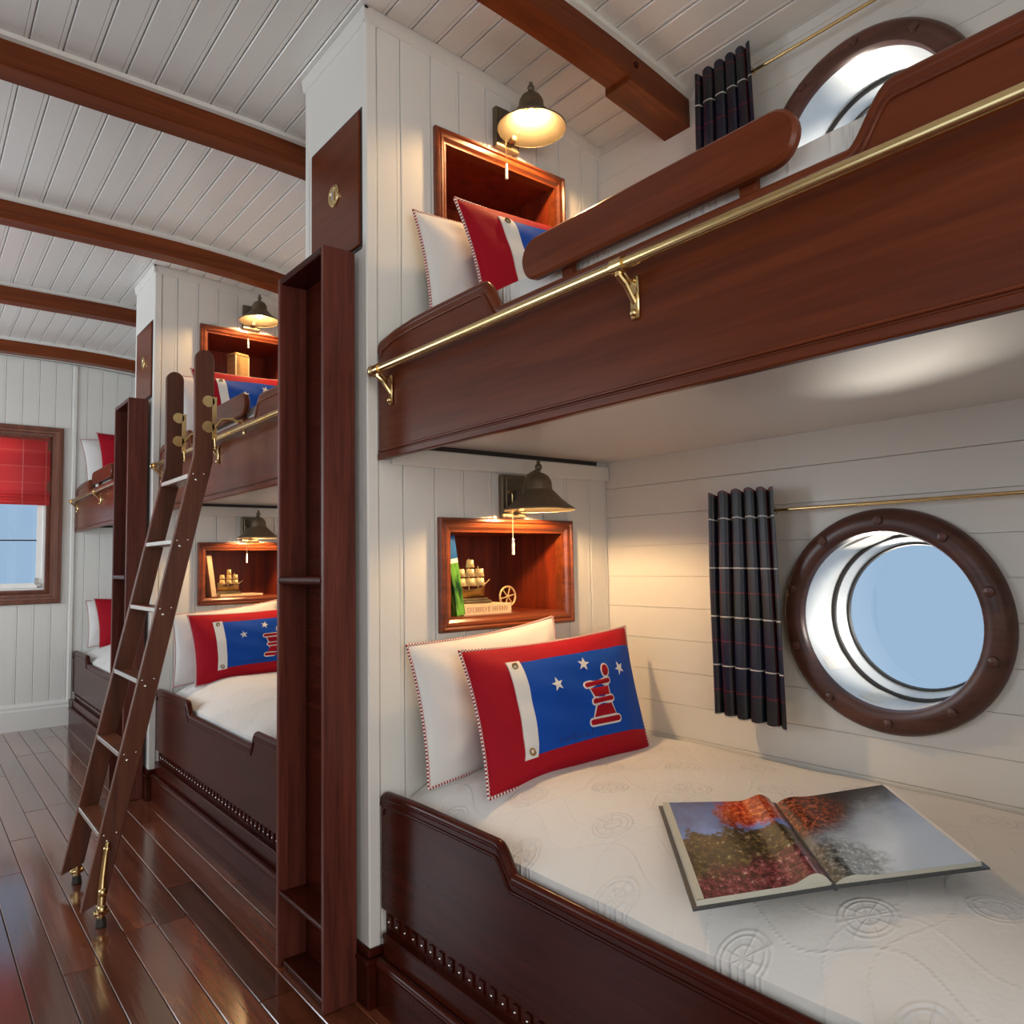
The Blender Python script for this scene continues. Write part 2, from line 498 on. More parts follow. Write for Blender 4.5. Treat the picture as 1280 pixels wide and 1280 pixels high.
def woven_mat():
    m, nt, p = new_mat('tan_weave')
    p.inputs['Roughness'].default_value = 0.7
    tc = node(nt, 'ShaderNodeTexCoord')
    br = node(nt, 'ShaderNodeTexBrick', inp={'Scale': 60.0, 'Mortar Size': 0.03})
    br.inputs['Color1'].default_value = (0.62, 0.40, 0.17, 1)
    br.inputs['Color2'].default_value = (0.48, 0.28, 0.11, 1)
    br.inputs['Mortar'].default_value = (0.22, 0.12, 0.05, 1)
    mp = node(nt, 'ShaderNodeMapping')
    mp.inputs['Rotation'].default_value = (PI / 2, 0, 0)
    nt.links.new(tc.outputs['Object'], mp.inputs[0])
    nt.links.new(mp.outputs[0], br.inputs['Vector'])
    nt.links.new(br.outputs['Color'], p.inputs['Base Color'])
    b = node(nt, 'ShaderNodeBump', inp={'Strength': 0.5, 'Distance': 0.002})
    nt.links.new(br.outputs['Color'], b.inputs['Height'])
    nt.links.new(b.outputs[0], p.inputs['Normal'])
    return m


M['weave'] = woven_mat()

# ------------------------------------------------------------------ mesh helpers
ORIGIN = {}


class MB:
    def __init__(self):
        self.v, self.f, self.mi, self.uv = [], [], [], {}

    def add(self, vs, fs, mi=0):
        n = len(self.v)
        self.v += [tuple(p) for p in vs]
        for k, f in enumerate(fs):
            self.f.append(tuple(i + n for i in f))
            self.mi.append(mi[k] if isinstance(mi, list) else mi)
        return n

    def box(self, x0, x1, y0, y1, z0, z1, c=0.0, mi=0):
        if c <= 0:
            vs = [(x, y, z) for z in (z0, z1) for y in (y0, y1) for x in (x0, x1)]
            self.add(vs, [(0, 2, 3, 1), (4, 5, 7, 6), (0, 1, 5, 4), (2, 6, 7, 3), (0, 4, 6, 2), (1, 3, 7, 5)], mi)
            return self
        c = min(c, (x1 - x0) / 2.2, (y1 - y0) / 2.2, (z1 - z0) / 2.2)
        lo, hi = (x0, y0, z0), (x1, y1, z1)
        vs, idx = [], {}
        for s in [(a, b, d) for a in (0, 1) for b in (0, 1) for d in (0, 1)]:
            for ax in range(3):
                p = []
                for k in range(3):
                    e = (lo, hi)[s[k]][k]
                    p.append(e if k == ax else e + (c if s[k] == 0 else -c))
                idx[(s, ax)] = len(vs)
                vs.append(tuple(p))
        fs = []
        ctr = Vector(((x0 + x1) / 2, (y0 + y1) / 2, (z0 + z1) / 2))

        def face(ids):
            a, b, d = (Vector(vs[i]) for i in ids[:3])
            mid = sum((Vector(vs[i]) for i in ids), Vector()) / len(ids)
            if (b - a).cross(d - a).dot(mid - ctr) < 0:
                ids = ids[::-1]
            fs.append(tuple(ids))
        for ax in range(3):
            o = [k for k in range(3) if k != ax]
            for sd in (0, 1):
                q = []
                for a, b in ((0, 0), (1, 0), (1, 1), (0, 1)):
                    s = [0, 0, 0]
                    s[ax], s[o[0]], s[o[1]] = sd, a, b
                    q.append(idx[(tuple(s), ax)])
                face(q)
            for a in (0, 1):
                for b in (0, 1):
                    s0, s1 = [0] * 3, [0] * 3
                    s0[ax], s1[ax] = 0, 1
                    s0[o[0]] = s1[o[0]] = a
                    s0[o[1]] = s1[o[1]] = b
                    face([idx[(tuple(s0), o[0])], idx[(tuple(s1), o[0])], idx[(tuple(s1), o[1])], idx[(tuple(s0), o[1])]])
        for s in [(a, b, d) for a in (0, 1) for b in (0, 1) for d in (0, 1)]:
            face([idx[(s, 0)], idx[(s, 1)], idx[(s, 2)]])
        self.add(vs, fs, mi)
        return self

    def prism(self, poly, axis, d0, d1, mi=0, c=0.0):
        """poly is a closed outline in the two other axes (in order), extruded along axis from d0 to d1; c chamfers both rims"""
        o = [k for k in range(3) if k != axis]
        n = len(poly)
        area = sum(poly[i][0] * poly[(i + 1) % n][1] - poly[(i + 1) % n][0] * poly[i][1] for i in range(n))
        if area < 0:
            poly = poly[::-1]

        def ring(pl, d):
            out = []
            for a, b in pl:
                p = [0, 0, 0]
                p[axis], p[o[0]], p[o[1]] = d, a, b
                out.append(tuple(p))
            return out
        rings = [ring(poly, d0), ring(poly, d1)]
        if c > 0:
            ins = []
            for i in range(n):
                a, b, d = Vector(poly[i - 1]), Vector(poly[i]), Vector(poly[(i + 1) % n])
                e1, e2 = (b - a), (d - b)
                e1 = e1.normalized() if e1.length > 1e-9 else Vector((1, 0))
                e2 = e2.normalized() if e2.length > 1e-9 else e1
                nn = Vector((-e1.y - e2.y, e1.x + e2.x))
                nn = nn.normalized() if nn.length > 1e-9 else Vector((-e1.y, e1.x))
                k = max(0.4, nn.dot(Vector((-e1.y, e1.x))))
                q = b + nn * (c / k)
                ins.append((q.x, q.y))
            s = 1 if d1 > d0 else -1
            rings = [ring(ins, d0), ring(poly, d0 + s * c), ring(poly, d1 - s * c), ring(ins, d1)]
        vs = [p for r in rings for p in r]
        m = len(rings)
        flip = (axis == 1) != (d1 < d0)
        fs = [tuple(range(n))[::-1], tuple(range((m - 1) * n, m * n))]
        for k in range(m - 1):
            for i in range(n):
                j = (i + 1) % n
                fs.append((k * n + i, k * n + j, (k + 1) * n + j, (k + 1) * n + i))
        if flip:
            fs = [f[::-1] for f in fs]
        self.add(vs, fs, mi)
        return self

    def tube(self, pts, r, n=8, closed=False, mi=0, twist=None, cap=True):
        pts = [Vector(p) for p in pts]
        m = len(pts)
        rad = r if isinstance(r, (list, tuple)) else [r] * m
        tang = []
        for i in range(m):
            a = pts[i - 1] if (i or closed) else pts[i]
            b = pts[(i + 1) % m] if (i < m - 1 or closed) else pts[i]
            t = b - a
            tang.append(t.normalized() if t.length > 1e-9 else Vector((0, 0, 1)))
        up = Vector((0, 0, 1)) if abs(tang[0].z) < 0.9 else Vector((1, 0, 0))
        nrm = (up - tang[0] * up.dot(tang[0])).normalized()
        vs = []
        for i in range(m):
            nrm = nrm - tang[i] * nrm.dot(tang[i])
            nrm = nrm.normalized() if nrm.length > 1e-6 else tang[i].orthogonal().normalized()
            bi = tang[i].cross(nrm)
            for k in range(n):
                a = 2 * PI * k / n
                vs.append(pts[i] + (nrm * math.cos(a) + bi * math.sin(a)) * rad[i])
        fs, ms = [], []
        for i in range(m if closed else m - 1):
            j = (i + 1) % m
            for k in range(n):
                l = (k + 1) % n
                fs.append((i * n + k, i * n + l, j * n + l, j * n + k))
                ms.append(mi if twist is None else ((i * 2 + (k * 4) // n) // twist) % 2)
        if not closed and cap:
            fs.append(tuple(range(n))[::-1])
            fs.append(tuple(range((m - 1) * n, m * n)))
            ms += [mi if twist is None else 0] * 2
        self.add(vs, fs, ms)
        return self

    def lathe(self, prof, centre, axis=2, n=24, mi=0, closed=False):
        """prof: (radius, height along axis) pairs; closed joins the last to the first"""
        c = Vector(centre)
        o = [k for k in range(3) if k != axis]
        vs = []
        for r, h in prof:
            for k in range(n):
                a = 2 * PI * k / n
                p = [0, 0, 0]
                p[axis] = h
                p[o[0]], p[o[1]] = max(r, 1e-5) * math.cos(a), max(r, 1e-5) * math.sin(a)
                vs.append(c + Vector(p))
        fs = []
        m = len(prof)
        for i in range(m if closed else m - 1):
            j = (i + 1) % m
            for k in range(n):
                l = (k + 1) % n
                q = (i * n + k, i * n + l, j * n + l, j * n + k)
                fs.append(q[::-1] if axis == 1 else q)
        self.add(vs, fs, mi)
        return self

    def ball(self, centre, r, n=12, mi=0, squash=(1, 1, 1)):
        m = max(4, n // 2)
        vs, fs = [], []
        for i in range(m + 1):
            t = PI * i / m
            for k in range(n):
                a = 2 * PI * k / n
                vs.append((centre[0] + r * squash[0] * math.sin(t) * math.cos(a), centre[1] + r * squash[1] * math.sin(t) * math.sin(a), centre[2] + r * squash[2] * math.cos(t)))
        for i in range(m):
            for k in range(n):
                l = (k + 1) % n
                fs.append((i * n + k, (i + 1) * n + k, (i + 1) * n + l, i * n + l))
        self.add(vs, fs, mi)
        return self

    def grid(self, fn, nu, nv, uvfn=None, mi=0, flip=False):
        n = len(self.v)
        vs = [fn(i / nu, j / nv) for j in range(nv + 1) for i in range(nu + 1)]
        fs = []
        for j in range(nv):
            for i in range(nu):
                a = j * (nu + 1) + i
                q = (a, a + 1, a + nu + 2, a + nu + 1)
                fs.append(q[::-1] if flip else q)
        self.add(vs, fs, mi)
        if uvfn:
            for j in range(nv + 1):
                for i in range(nu + 1):
                    self.uv[n + j * (nu + 1) + i] = uvfn(i / nu, j / nv)
        return self

    def build(self, name, mats, parent=None, origin=None, smooth=None):
        if not isinstance(mats, (list, tuple)):
            mats = [mats]
        if origin is None:
            origin = ORIGIN.get(parent.name, (0, 0, 0)) if parent is not None else (0, 0, 0)
        me = bpy.data.meshes.new(name)
        ox, oy, oz = origin
        me.from_pydata([(x - ox, y - oy, z - oz) for x, y, z in self.v], [], self.f)
        for mt in mats:
            me.materials.append(M[mt] if isinstance(mt, str) else mt)
        if len(mats) > 1:
            me.polygons.foreach_set('material_index', self.mi)
        if self.uv:
            ul = me.uv_layers.new(name='UVMap')
            for lp in me.loops:
                ul.data[lp.index].uv = self.uv.get(lp.vertex_index, (0, 0))
        me.update()
        if smooth:
            me.polygons.foreach_set('use_smooth', [True] * len(me.polygons))
            try:
                me.set_sharp_from_angle(angle=math.radians(smooth))
            except Exception:
                pass
        o = bpy.data.objects.new(name, me)
        COL.objects.link(o)
        if parent is not None:
            o.parent = parent
        else:
            o.location = origin
        ORIGIN[o.name] = origin
        return o


def tag(o, label=None, cat=None, group=None, kind=None):
    for k, v in (('label', label), ('category', cat), ('group', group), ('kind', kind)):
        if v:
            o[k] = v
    return o


def thing(name, loc, label, cat, group=None):
    o = bpy.data.objects.new(name, None)
    COL.objects.link(o)
    o.location = loc
    o.empty_display_size = 0.1
    ORIGIN[o.name] = tuple(loc)
    return tag(o, label, cat, group)


def structure(o):
    o['kind'] = 'structure'
    return o


def copy_tree(o, shift=(0, 0, 0), label=None, parent=None):
    c = o.copy()
    COL.objects.link(c)
    if parent is not None:
        c.parent = parent
    else:
        c.location = Vector(o.location) + Vector(shift)
        if label:
            c['label'] = label
    for ch in [x for x in o.children]:
        copy_tree(ch, parent=c)
    return c


def arc(cx, cy, r, a0, a1, n):
    return [(cx + r * math.cos(math.radians(a0 + (a1 - a0) * i / n)), cy + r * math.sin(math.radians(a0 + (a1 - a0) * i / n))) for i in range(n + 1)]


def scurve(y0, z0, y1, z1, n=9):
    return [(y0 + (y1 - y0) * i / n, z0 + (z1 - z0) * (1 - math.cos(PI * i / n)) / 2) for i in range(n + 1)]

# ================================================================== THE SETTING
# ---- floor: planks along the hall
fl = structure(MB().box(XL, XW + 0.15, YB, Y3 + 0.02, -0.06, -0.016).build('floor', 'floor_gap'))
PW = 0.1035
k0 = math.floor((XL - 0.934) / PW)
k = k0
rnd = random.Random(3)
while True:
    x0 = 0.934 + k * PW
    if x0 > 1.13:
        break
    y = YB - rnd.uniform(0, 1.3)
    while y < Y3:
        L = rnd.choice((1.1, 1.45, 1.8, 2.1)) * rnd.uniform(0.9, 1.1)
        a, b = max(y, YB), min(y + L, Y3)
        if b - a > 0.05:
            dz = rnd.uniform(-0.0008, 0.0)
            MB().box(max(x0, XL) + 0.0011, x0 + PW - 0.0011, a + 0.0011, b - 0.0011, -0.0155, dz, 0.0022).build('plank', 'floor', fl)
        y += L
    k += 1

# ---- ceiling: cambered deck head of painted boards
cm = MB()
xs = [XL + (XW + 0.16 - XL) * i / 30 for i in range(31)]
for a, b in zip(xs, xs[1:]):
    cm.prism([(a, ceil_z(a) + 0.013), (b, ceil_z(b) + 0.013), (b, ceil_z(b) + 0.08), (a, ceil_z(a) + 0.08)], 1, YB, Y3 + 0.1)
ce = structure(cm.build('ceiling', 'ceiling_white'))
CW = 0.0955
k = math.floor((XL - 0.266) / CW)
while True:
    x0 = 0.266 + k * CW
    if x0 > XW:
        break
    a, b = max(x0, XL), min(x0 + CW, XW + 0.01)
    if b - a > 0.02:
        za, zb = ceil_z(a), ceil_z(b)
        s = (zb - za) / (b - a)
        g = 0.0016
        P = lambda x, up: (x, za + s * (x - a) + up)
        poly = [P(a + g, 0.012), P(a + g, 0.0035), P(a + g + 0.003, 0), P(b - g - 0.0155, 0), P(b - g - 0.0135, 0.003), P(b - g - 0.0115, 0.0003),
                P(b - g - 0.003, 0.0003), P(b - g, 0.0035), P(b - g, 0.012)]
        MB().prism(poly, 1, YB + 0.01, Y3 - 0.005).build('board', 'ceiling_white', ce)
    k += 1


# ---- porthole wall: horizontal shiplap with round openings
HOLES = [(0.945, 1.076), (0.945, 2.430)]
HR = 0.247


def holed(mb, y0, y1, z0, z1, x0, x1, holes, hr, c=0.0):
    hit = [h for h in holes if z0 < h[1] + hr and z1 > h[1] - hr and y0 < h[0] < y1]
    if not hit:
        mb.prism([(y0, z0), (y1, z0), (y1, z1), (y0, z1)], 0, x0, x1, c=c)
        return
    hy, hz = hit[0]
    n = 14
    zz = sorted(set([z0 + (z1 - z0) * i / n for i in range(n + 1)] + [z for z in (hz - hr, hz + hr) if z0 < z < z1]))
    cut = [(math.sqrt(max(0, hr * hr - (z - hz) ** 2)), z) for z in zz]
    mb.prism([(y0, z0)] + [(hy - w, z) for w, z in cut] + [(y0, z1)], 0, x0, x1)
    mb.prism([(y1, z1)] + [(hy + w, z) for w, z in cut[::-1]] + [(y1, z0)], 0, x0, x1)


wm = MB()
for z0, z1 in ((0, 1.76), (1.76, 3.0)):
    holed(wm, YB, Y3 + 0.1, z0, z1, XW + 0.012, XW + 0.195, HOLES, HR)
wr = structure(wm.build('wall_right', 'white'))
SP = 0.1095
for ya, yb, holes in ((-0.075, Y1A + 0.02, HOLES), (Y1B, Y2A + 0.02, []), (Y2B, Y3, [])):
    z = 0.755 - 6 * SP
    while z < 2.87:
        m = MB()
        holed(m, ya, yb, z + 0.0006, min(z + SP - 0.0006, 2.872), XW, XW + 0.0115, holes, HR, c=0.0013)
        m.build('board', 'white', wr)
        z += SP


# ---- partitions between the bays
NX1, NX2 = 1.304, 1.880          # niche frame outline
NZ = ((1.033, 1.397), (2.316, 2.680))
NF = 0.046                       # frame width
ND = 0.36                        # niche depth


def vboards(parent, face_y, x0, x1, z0, topf, hole_list, pitch, t=0.012, phase=0.0, mat='white'):
    """vertical beaded boards fixed to a wall that faces -y"""
    x = x0 - phase
    while x < x1 - 0.01:
        a, b = max(x, x0), min(x + pitch, x1)
        if b - a > 0.012:
            segs = [(z0, topf(max(a, b)))]
            for hx0, hx1, hz0, hz1 in hole_list:
                if a < hx1 and b > hx0:
                    if a >= hx0 and b <= hx1:
                        segs = [s for q in segs for s in ((q[0], min(q[1], hz0)), (max(q[0], hz1), q[1])) if s[1] - s[0] > 0.01]
                    else:
                        # board only partly behind the opening: notch it
                        new = []
                        for q in segs:
                            if q[1] <= hz0 or q[0] >= hz1:
                                new.append(q)
                                continue
                            new += [s for s in ((q[0], hz0), (hz1, q[1])) if s[1] - s[0] > 0.01]
                            ka, kb = (a, hx0) if a < hx0 else (hx1, b)
                            if kb - ka > 0.006:
                                MB().box(ka, kb, face_y, face_y + t, hz0, hz1).build('board', mat, parent)
                        segs = new
            for s0, s1 in segs:
                g = 0.0010
                MB().prism([(a + g, face_y + t), (a + g, face_y + 0.0026), (a + g + 0.0026, face_y), (b - g - 0.0155, face_y), (b - g - 0.0138, face_y + 0.0022),
                            (b - g - 0.012, face_y), (b - g - 0.0026, face_y), (b - g, face_y + 0.0026), (b - g, face_y + t)], 2, s0, s1).build('board', mat, parent)
        x += pitch


def partition(name, ya, yb):
    m = MB()
    yf = ya + 0.012
    x1, x2 = NX1 + NF - 0.006, NX2 - NF + 0.006
    z = [(a + NF - 0.006, b - NF + 0.006) for a, b in NZ]
    top = 2.95
    m.box(XE, x1, yf, yb, 0.0, top)
    m.box(x2, XW + 0.012, yf, yb, 0.0, top)
    for a, b in ((0, z[0][0]), (z[0][1], z[1][0]), (z[1][1], top)):
        m.box(x1, x2, yf, yb, a, b)
    for a, b in z:
        m.box(x1, x2, yf + ND, yb, a, b)
    w = structure(m.build(name, 'white'))
    hole = [(NX1 + 0.012, NX2 - 0.012, a + 0.012, b - 0.012) for a, b in NZ]
    vboards(w, ya, XE + 0.036, XW, 0.16, lambda x: ceil_z(x) - 0.004, hole, 0.1145, phase=0.03)
    # corner bead, plinth and crown mouldings belong to the wall
    MB().box(XE - 0.004, XE + 0.034, ya - 0.004, ya + 0.03, 0.16, ceil_z(XE) - 0.012, 0.004).build('corner_bead', 'white', w)
    MB().box(XE - 0.004, XE + 0.012, yb - 0.03, yb + 0.003, 0.16, ceil_z(XE) - 0.012, 0.004).build('corner_bead', 'white', w)
    pm = MB()
    pm.box(XE - 0.016, XE + 0.05, ya - 0.016, yb + 0.012, 0.0, 0.120, 0.003)
    pm.box(XE - 0.024, XE + 0.05, ya - 0.024, yb + 0.016, 0.120, 0.138, 0.006)
    pm.box(XE - 0.012, XE + 0.05, ya - 0.012, yb + 0.010, 0.138, 0.160, 0.005)
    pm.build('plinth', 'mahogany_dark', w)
    zc = ceil_z(XE)
    c = MB()
    c.prism([(XE, zc - 0.046), (XE - 0.007, zc - 0.044), (XE - 0.013, zc - 0.010), (XE - 0.013, zc - 0.001), (XE, zc - 0.001)], 1, ya - 0.013, yb + 0.012)
    c.build('crown_moulding', 'white', w)
    c = MB()
    n = 10
    for i in range(n):
        a, b = XE - 0.012 + (XW - XE + 0.012) * i / n, XE - 0.012 + (XW - XE + 0.012) * (i + 1) / n
        za, zb = ceil_z(a), ceil_z(b)
        vs = []
        for x, zz in ((a, za), (b, zb)):
            vs += [(x, ya, zz - 0.046), (x, ya - 0.007, zz - 0.044), (x, ya - 0.013, zz - 0.010), (x, ya - 0.013, zz - 0.001), (x, ya, zz - 0.001)]
        c.add(vs, [(0, 1, 6, 5), (1, 2, 7, 6), (2, 3, 8, 7), (3, 4, 9, 8), (0, 4, 3, 2, 1), (5, 6, 7, 8, 9)])
    c.build('crown_moulding', 'white', w)
    return w


# the partition at the foot of the near bunks, beside and behind the camera
w0 = structure(MB().box(XE, XW + 0.012, -0.517, -0.075, 0.0, 2.95).build('wall_foot_partition', 'white'))
MB().box(XE - 0.016, XE + 0.05, -0.53, -0.066, 0.0, 0.14, 0.004).build('plinth', 'mahogany_dark', w0)
partition('wall_near_partition', Y1A, Y1B)
partition('wall_middle_partition', Y2A, Y2B)


# ---- end wall with its window
WX0, WX1, WZ0, WZ1 = 0.02, 0.995, 0.985, 2.420
WF = 0.078


def pierced(name, along, w0, w1, zt, face, depth, openings):
    """plain wall slab with rectangular openings. along: 0 wall runs in x, 1 runs in y"""
    m = MB()

    def slab(a, b, z0, z1):
        if b - a < 1e-4 or z1 - z0 < 1e-4:
            return
        if along == 0:
            m.box(a, b, min(face, face + depth), max(face, face + depth), z0, z1)
        else:
            m.box(min(face, face + depth), max(face, face + depth), a, b, z0, z1)
    p = w0
    for a, b, z0, z1 in sorted(openings):
        slab(p, a, 0, zt)
        slab(a, b, 0, z0)
        slab(a, b, z1, zt)
        p = b
    slab(p, w1, 0, zt)
    return structure(m.build(name, 'white'))


wf = pierced('wall_far', 0, XL, XW + 0.15, 3.0, Y3 + 0.012, 0.14, [(WX0 + 0.05, WX1 - 0.05, WZ0 + 0.05, WZ1 - 0.05)])
vboards(wf, Y3, XL, XW, 0.20, lambda x: ceil_z(x) - 0.004, [(WX0 + 0.012, WX1 - 0.012, WZ0 + 0.012, WZ1 - 0.012)], 0.1145)
MB().box(1.058, 1.088, Y3 - 0.014, Y3 + 0.002, 0.20, 2.96, 0.005).build('corner_bead', 'white', wf)
bb = MB()
bb.prism([(Y3 + 0.002, 0.0), (Y3 - 0.022, 0.0), (Y3 - 0.022, 0.150), (Y3 - 0.016, 0.162), (Y3 - 0.016, 0.182), (Y3 - 0.008, 0.196), (Y3 - 0.004, 0.206), (Y3 + 0.002, 0.206)], 0, XL, 1.07)
structure(bb.build('baseboard_far', 'white'))
structure(MB().box(XL, XL + 0.02, YB, Y3, 0.0, 0.19, 0.006).build('baseboard_left', 'white'))

# hall side wall and the wall behind, both unseen, with openings added for the fill lamps
pierced('wall_left', 1, YB, Y3 + 0.1, 3.0, XL, -0.12, [(0.4, 1.6, 0.95, 2.25), (3.0, 4.2, 0.95, 2.25), (5.15, 6.35, 0.95, 2.25)])
pierced('wall_back', 0, XL, XW + 0.15, 3.0, YB, -0.12, [(-1.3, 1.0, 0.8, 2.5)])

# end-wall window: casing, sash, pane, blind is a thing of its own
w1 = thing('window_1', (0.5, Y3, WZ0), None, None)
structure(w1)


def rect_frame(mb, x0, x1, z0, z1, prof, y):
    """mitred moulding round a rectangle in the xz plane facing -y; prof = (inset from outer edge, projection towards -y)"""
    n = len(prof)
    vs = []
    for cx, cz, sx, sz in ((x0, z0, 1, 1), (x1, z0, -1, 1), (x1, z1, -1, -1), (x0, z1, 1, -1)):
        for i, h in prof:
            vs.append((cx + sx * i, y - h, cz + sz * i))
    fs = []
    for c in range(4):
        d = (c + 1) % 4
        for i in range(n - 1):
            fs.append((c * n + i, d * n + i, d * n + i + 1, c * n + i + 1))
    mb.add(vs, fs)
    return mb


rect_frame(MB(), WX0, WX1, WZ0, WZ1, [(0, -0.002), (0, 0.020), (0.006, 0.026), (0.030, 0.026), (0.034, 0.020), (0.050, 0.018), (0.056, 0.010), (WF, 0.008), (WF, -0.06)], Y3).build('casing', 'frame_wood', w1, smooth=25)
sash = rect_frame(MB(), WX0 + WF, WX1 - WF, WZ0 + WF, WZ1 - WF, [(0, -0.035), (0, -0.02), (0.012, -0.016), (0.030, -0.016), (0.034, -0.03), (0.034, -0.06)], Y3).build('sash', 'frame_wood', w1, smooth=25)
rect_frame(MB(), WX0 + WF + 0.034, WX1 - WF - 0.034, WZ0 + WF + 0.034, WZ1 - WF - 0.034, [(0, -0.05), (0, -0.035), (0.014, -0.035), (0.018, -0.05), (0.055, -0.055), (0.055, -0.075)], Y3).build('inner_frame', 'steel', w1, smooth=25)
MB().box(WX0 + WF + 0.08, WX1 - WF - 0.08, Y3 + 0.062, Y3 + 0.068, WZ0 + WF + 0.08, WZ1 - WF - 0.08).build('pane', 'glass', w1)
MB().box(WX0 + WF + 0.085, WX1 - WF - 0.085, Y3 + 0.056, Y3 + 0.070, 1.492, 1.502).build('glazing_bar', 'rubber', w1)
lt = MB()
lt.box(WX1 - WF - 0.085, WX1 - WF - 0.05, Y3 + 0.02, Y3 + 0.05, WZ0 + WF + 0.055, WZ0 + WF + 0.085, 0.004)
lt.box(WX1 - WF - 0.10, WX1 - WF - 0.07, Y3 + 0.028, Y3 + 0.04, WZ0 + WF + 0.075, WZ0 + WF + 0.13, 0.004)
lt.build('latch', 'nickel', w1)

bl = thing('roman_blind', (0.5, Y3 + 0.03, 1.79), 'red plaid roman blind half lowered in the end wall window', 'blind')
bm = MB()
bw0, bw1 = WX0 + WF + 0.006, WX1 - WF - 0.012


def blind_pt(u, v):
    z = 1.85 + (2.335 - 1.85) * v
    return (bw0 + (bw1 - bw0) * u, Y3 + 0.012 + 0.006 * math.sin(v * 9), z)


bm.grid(blind_pt, 8, 24, lambda u, v: (u * (bw1 - bw0), v * 0.485))
bm.build('cloth', 'red_plaid', bl, smooth=60)
for q, (za, zb) in enumerate(((1.815, 1.866), (1.795, 1.842), (1.780, 1.818))):
    fm = MB()
    fm.grid(lambda u, v, za=za, zb=zb, q=q: (bw0 + (bw1 - bw0) * u, Y3 + 0.011 - 0.006 * q - 0.008 * math.sin(PI * v), za + (zb - za) * v), 6, 6, lambda u, v, q=q: (u * (bw1 - bw0), v * 0.05 + q * 0.04))
    fm.build('fold', 'red_plaid', bl, smooth=60)
MB().box(bw0, bw1, Y3 + 0.005, Y3 + 0.03, 2.325, 2.345, 0.003).build('head_rail', 'frame_wood', bl)

# ---- casings of windows added out of frame for the fill lamps
for n, (y0, y1) in enumerate(((0.4, 1.6), (3.0, 4.2), (5.15, 6.35))):
    w = structure(thing('window_%d' % (n + 2), (XL, (y0 + y1) / 2, 0.95), None, None))
    fm = MB()
    for a, b, c, d in ((y0 - 0.07, y0, 0.88, 2.32), (y1, y1 + 0.07, 0.88, 2.32), (y0, y1, 0.88, 0.95), (y0, y1, 2.25, 2.32)):
        fm.box(XL, XL + 0.02, a, b, c, d, 0.004)
    fm.build('casing', 'frame_wood', w)
w = structure(thing('window_7', (-0.15, YB, 0.8), None, None))  # window added behind the camera to frame the end fill lamp
fm = MB()
for a, b, c, d in ((-1.37, -1.3, 0.73, 2.57), (1.0, 1.07, 0.73, 2.57), (-1.3, 1.0, 0.73, 0.8), (-1.3, 1.0, 2.5, 2.57)):
    fm.box(a, b, YB, YB + 0.02, c, d, 0.004)
fm.build('casing', 'frame_wood', w)


bk = thing('sun_block_blind', (-0.15, YB - 0.03, 0.8), 'white blind added behind the camera to keep the sun out of the end window', 'blind')  # unseen sheet added to block the sun at this opening
MB().box(-1.30, 1.00, YB - 0.035, YB - 0.03, 0.80, 2.46).build('cloth', 'white_cloth', bk)
MB().tube([(-1.30, YB - 0.03, 2.47), (1.00, YB - 0.03, 2.47)], 0.022, 12).build('roller', 'white', bk)

# ---- portholes
def porthole(name, hy, hz):
    w = structure(thing(name, (XW, hy, hz - 0.3), None, None))
    x0 = XW
    prof = [(0.238, x0 + 0.004), (0.236, x0 - 0.022), (0.241, x0 - 0.033), (0.252, x0 - 0.037), (0.270, x0 - 0.038), (0.288, x0 - 0.034), (0.300, x0 - 0.024), (0.304, x0 - 0.010), (0.304, x0 + 0.002)]
    m = MB()
    m.lathe([(r, h) for r, h in prof[::-1]], (0, hy, hz), 0, 72)
    ring = m.build('ring', 'ring_wood', w, smooth=40)
    for i in range(10):
        a = math.radians(18 + 36 * i)
        c = (x0 - 0.038, hy + 0.271 * math.cos(a), hz + 0.271 * math.sin(a))
        MB().lathe([(0.0135, 0.006), (0.0135, -0.001), (0.011, -0.0055), (0.0, -0.0075)], c, 0, 14).build('plug', 'ring_wood', ring, smooth=40)
    m = MB()
    m.lathe([(0.236, x0 - 0.012), (0.236, x0 + 0.142)], (0, hy, hz), 0, 72)
    m.build('sleeve', 'steel', w, smooth=60)
    m = MB()
    m.lathe([(0.240, x0 + 0.141), (0.232, x0 + 0.137), (0.227, x0 + 0.140), (0.226, x0 + 0.152)], (0, hy, hz), 0, 72)
    m.build('seal', 'rubber', w, smooth=60)
    m = MB()
    m.lathe([(0.230, x0 + 0.148), (0.225, x0 + 0.148), (0.213, x0 + 0.182), (0.211, x0 + 0.188), (0.209, x0 + 0.188)], (0, hy, hz), 0, 72)
    m.build('inner_rim', 'steel', w, smooth=60)
    m = MB()
    m.lathe([(0.211, x0 + 0.185), (0.206, x0 + 0.185), (0.204, x0 + 0.196), (0.26, x0 + 0.196)], (0, hy, hz), 0, 72)
    m.build('gasket', 'rubber', w, smooth=60)
    m = MB()
    m.lathe([(0.0, x0 + 0.189), (0.207, x0 + 0.189), (0.207, x0 + 0.194), (0.0, x0 + 0.194)], (0, hy, hz), 0, 48)
    m.build('pane', 'glass', w)
    return w


porthole('window_5', *HOLES[0])
porthole('window_6', *HOLES[1])

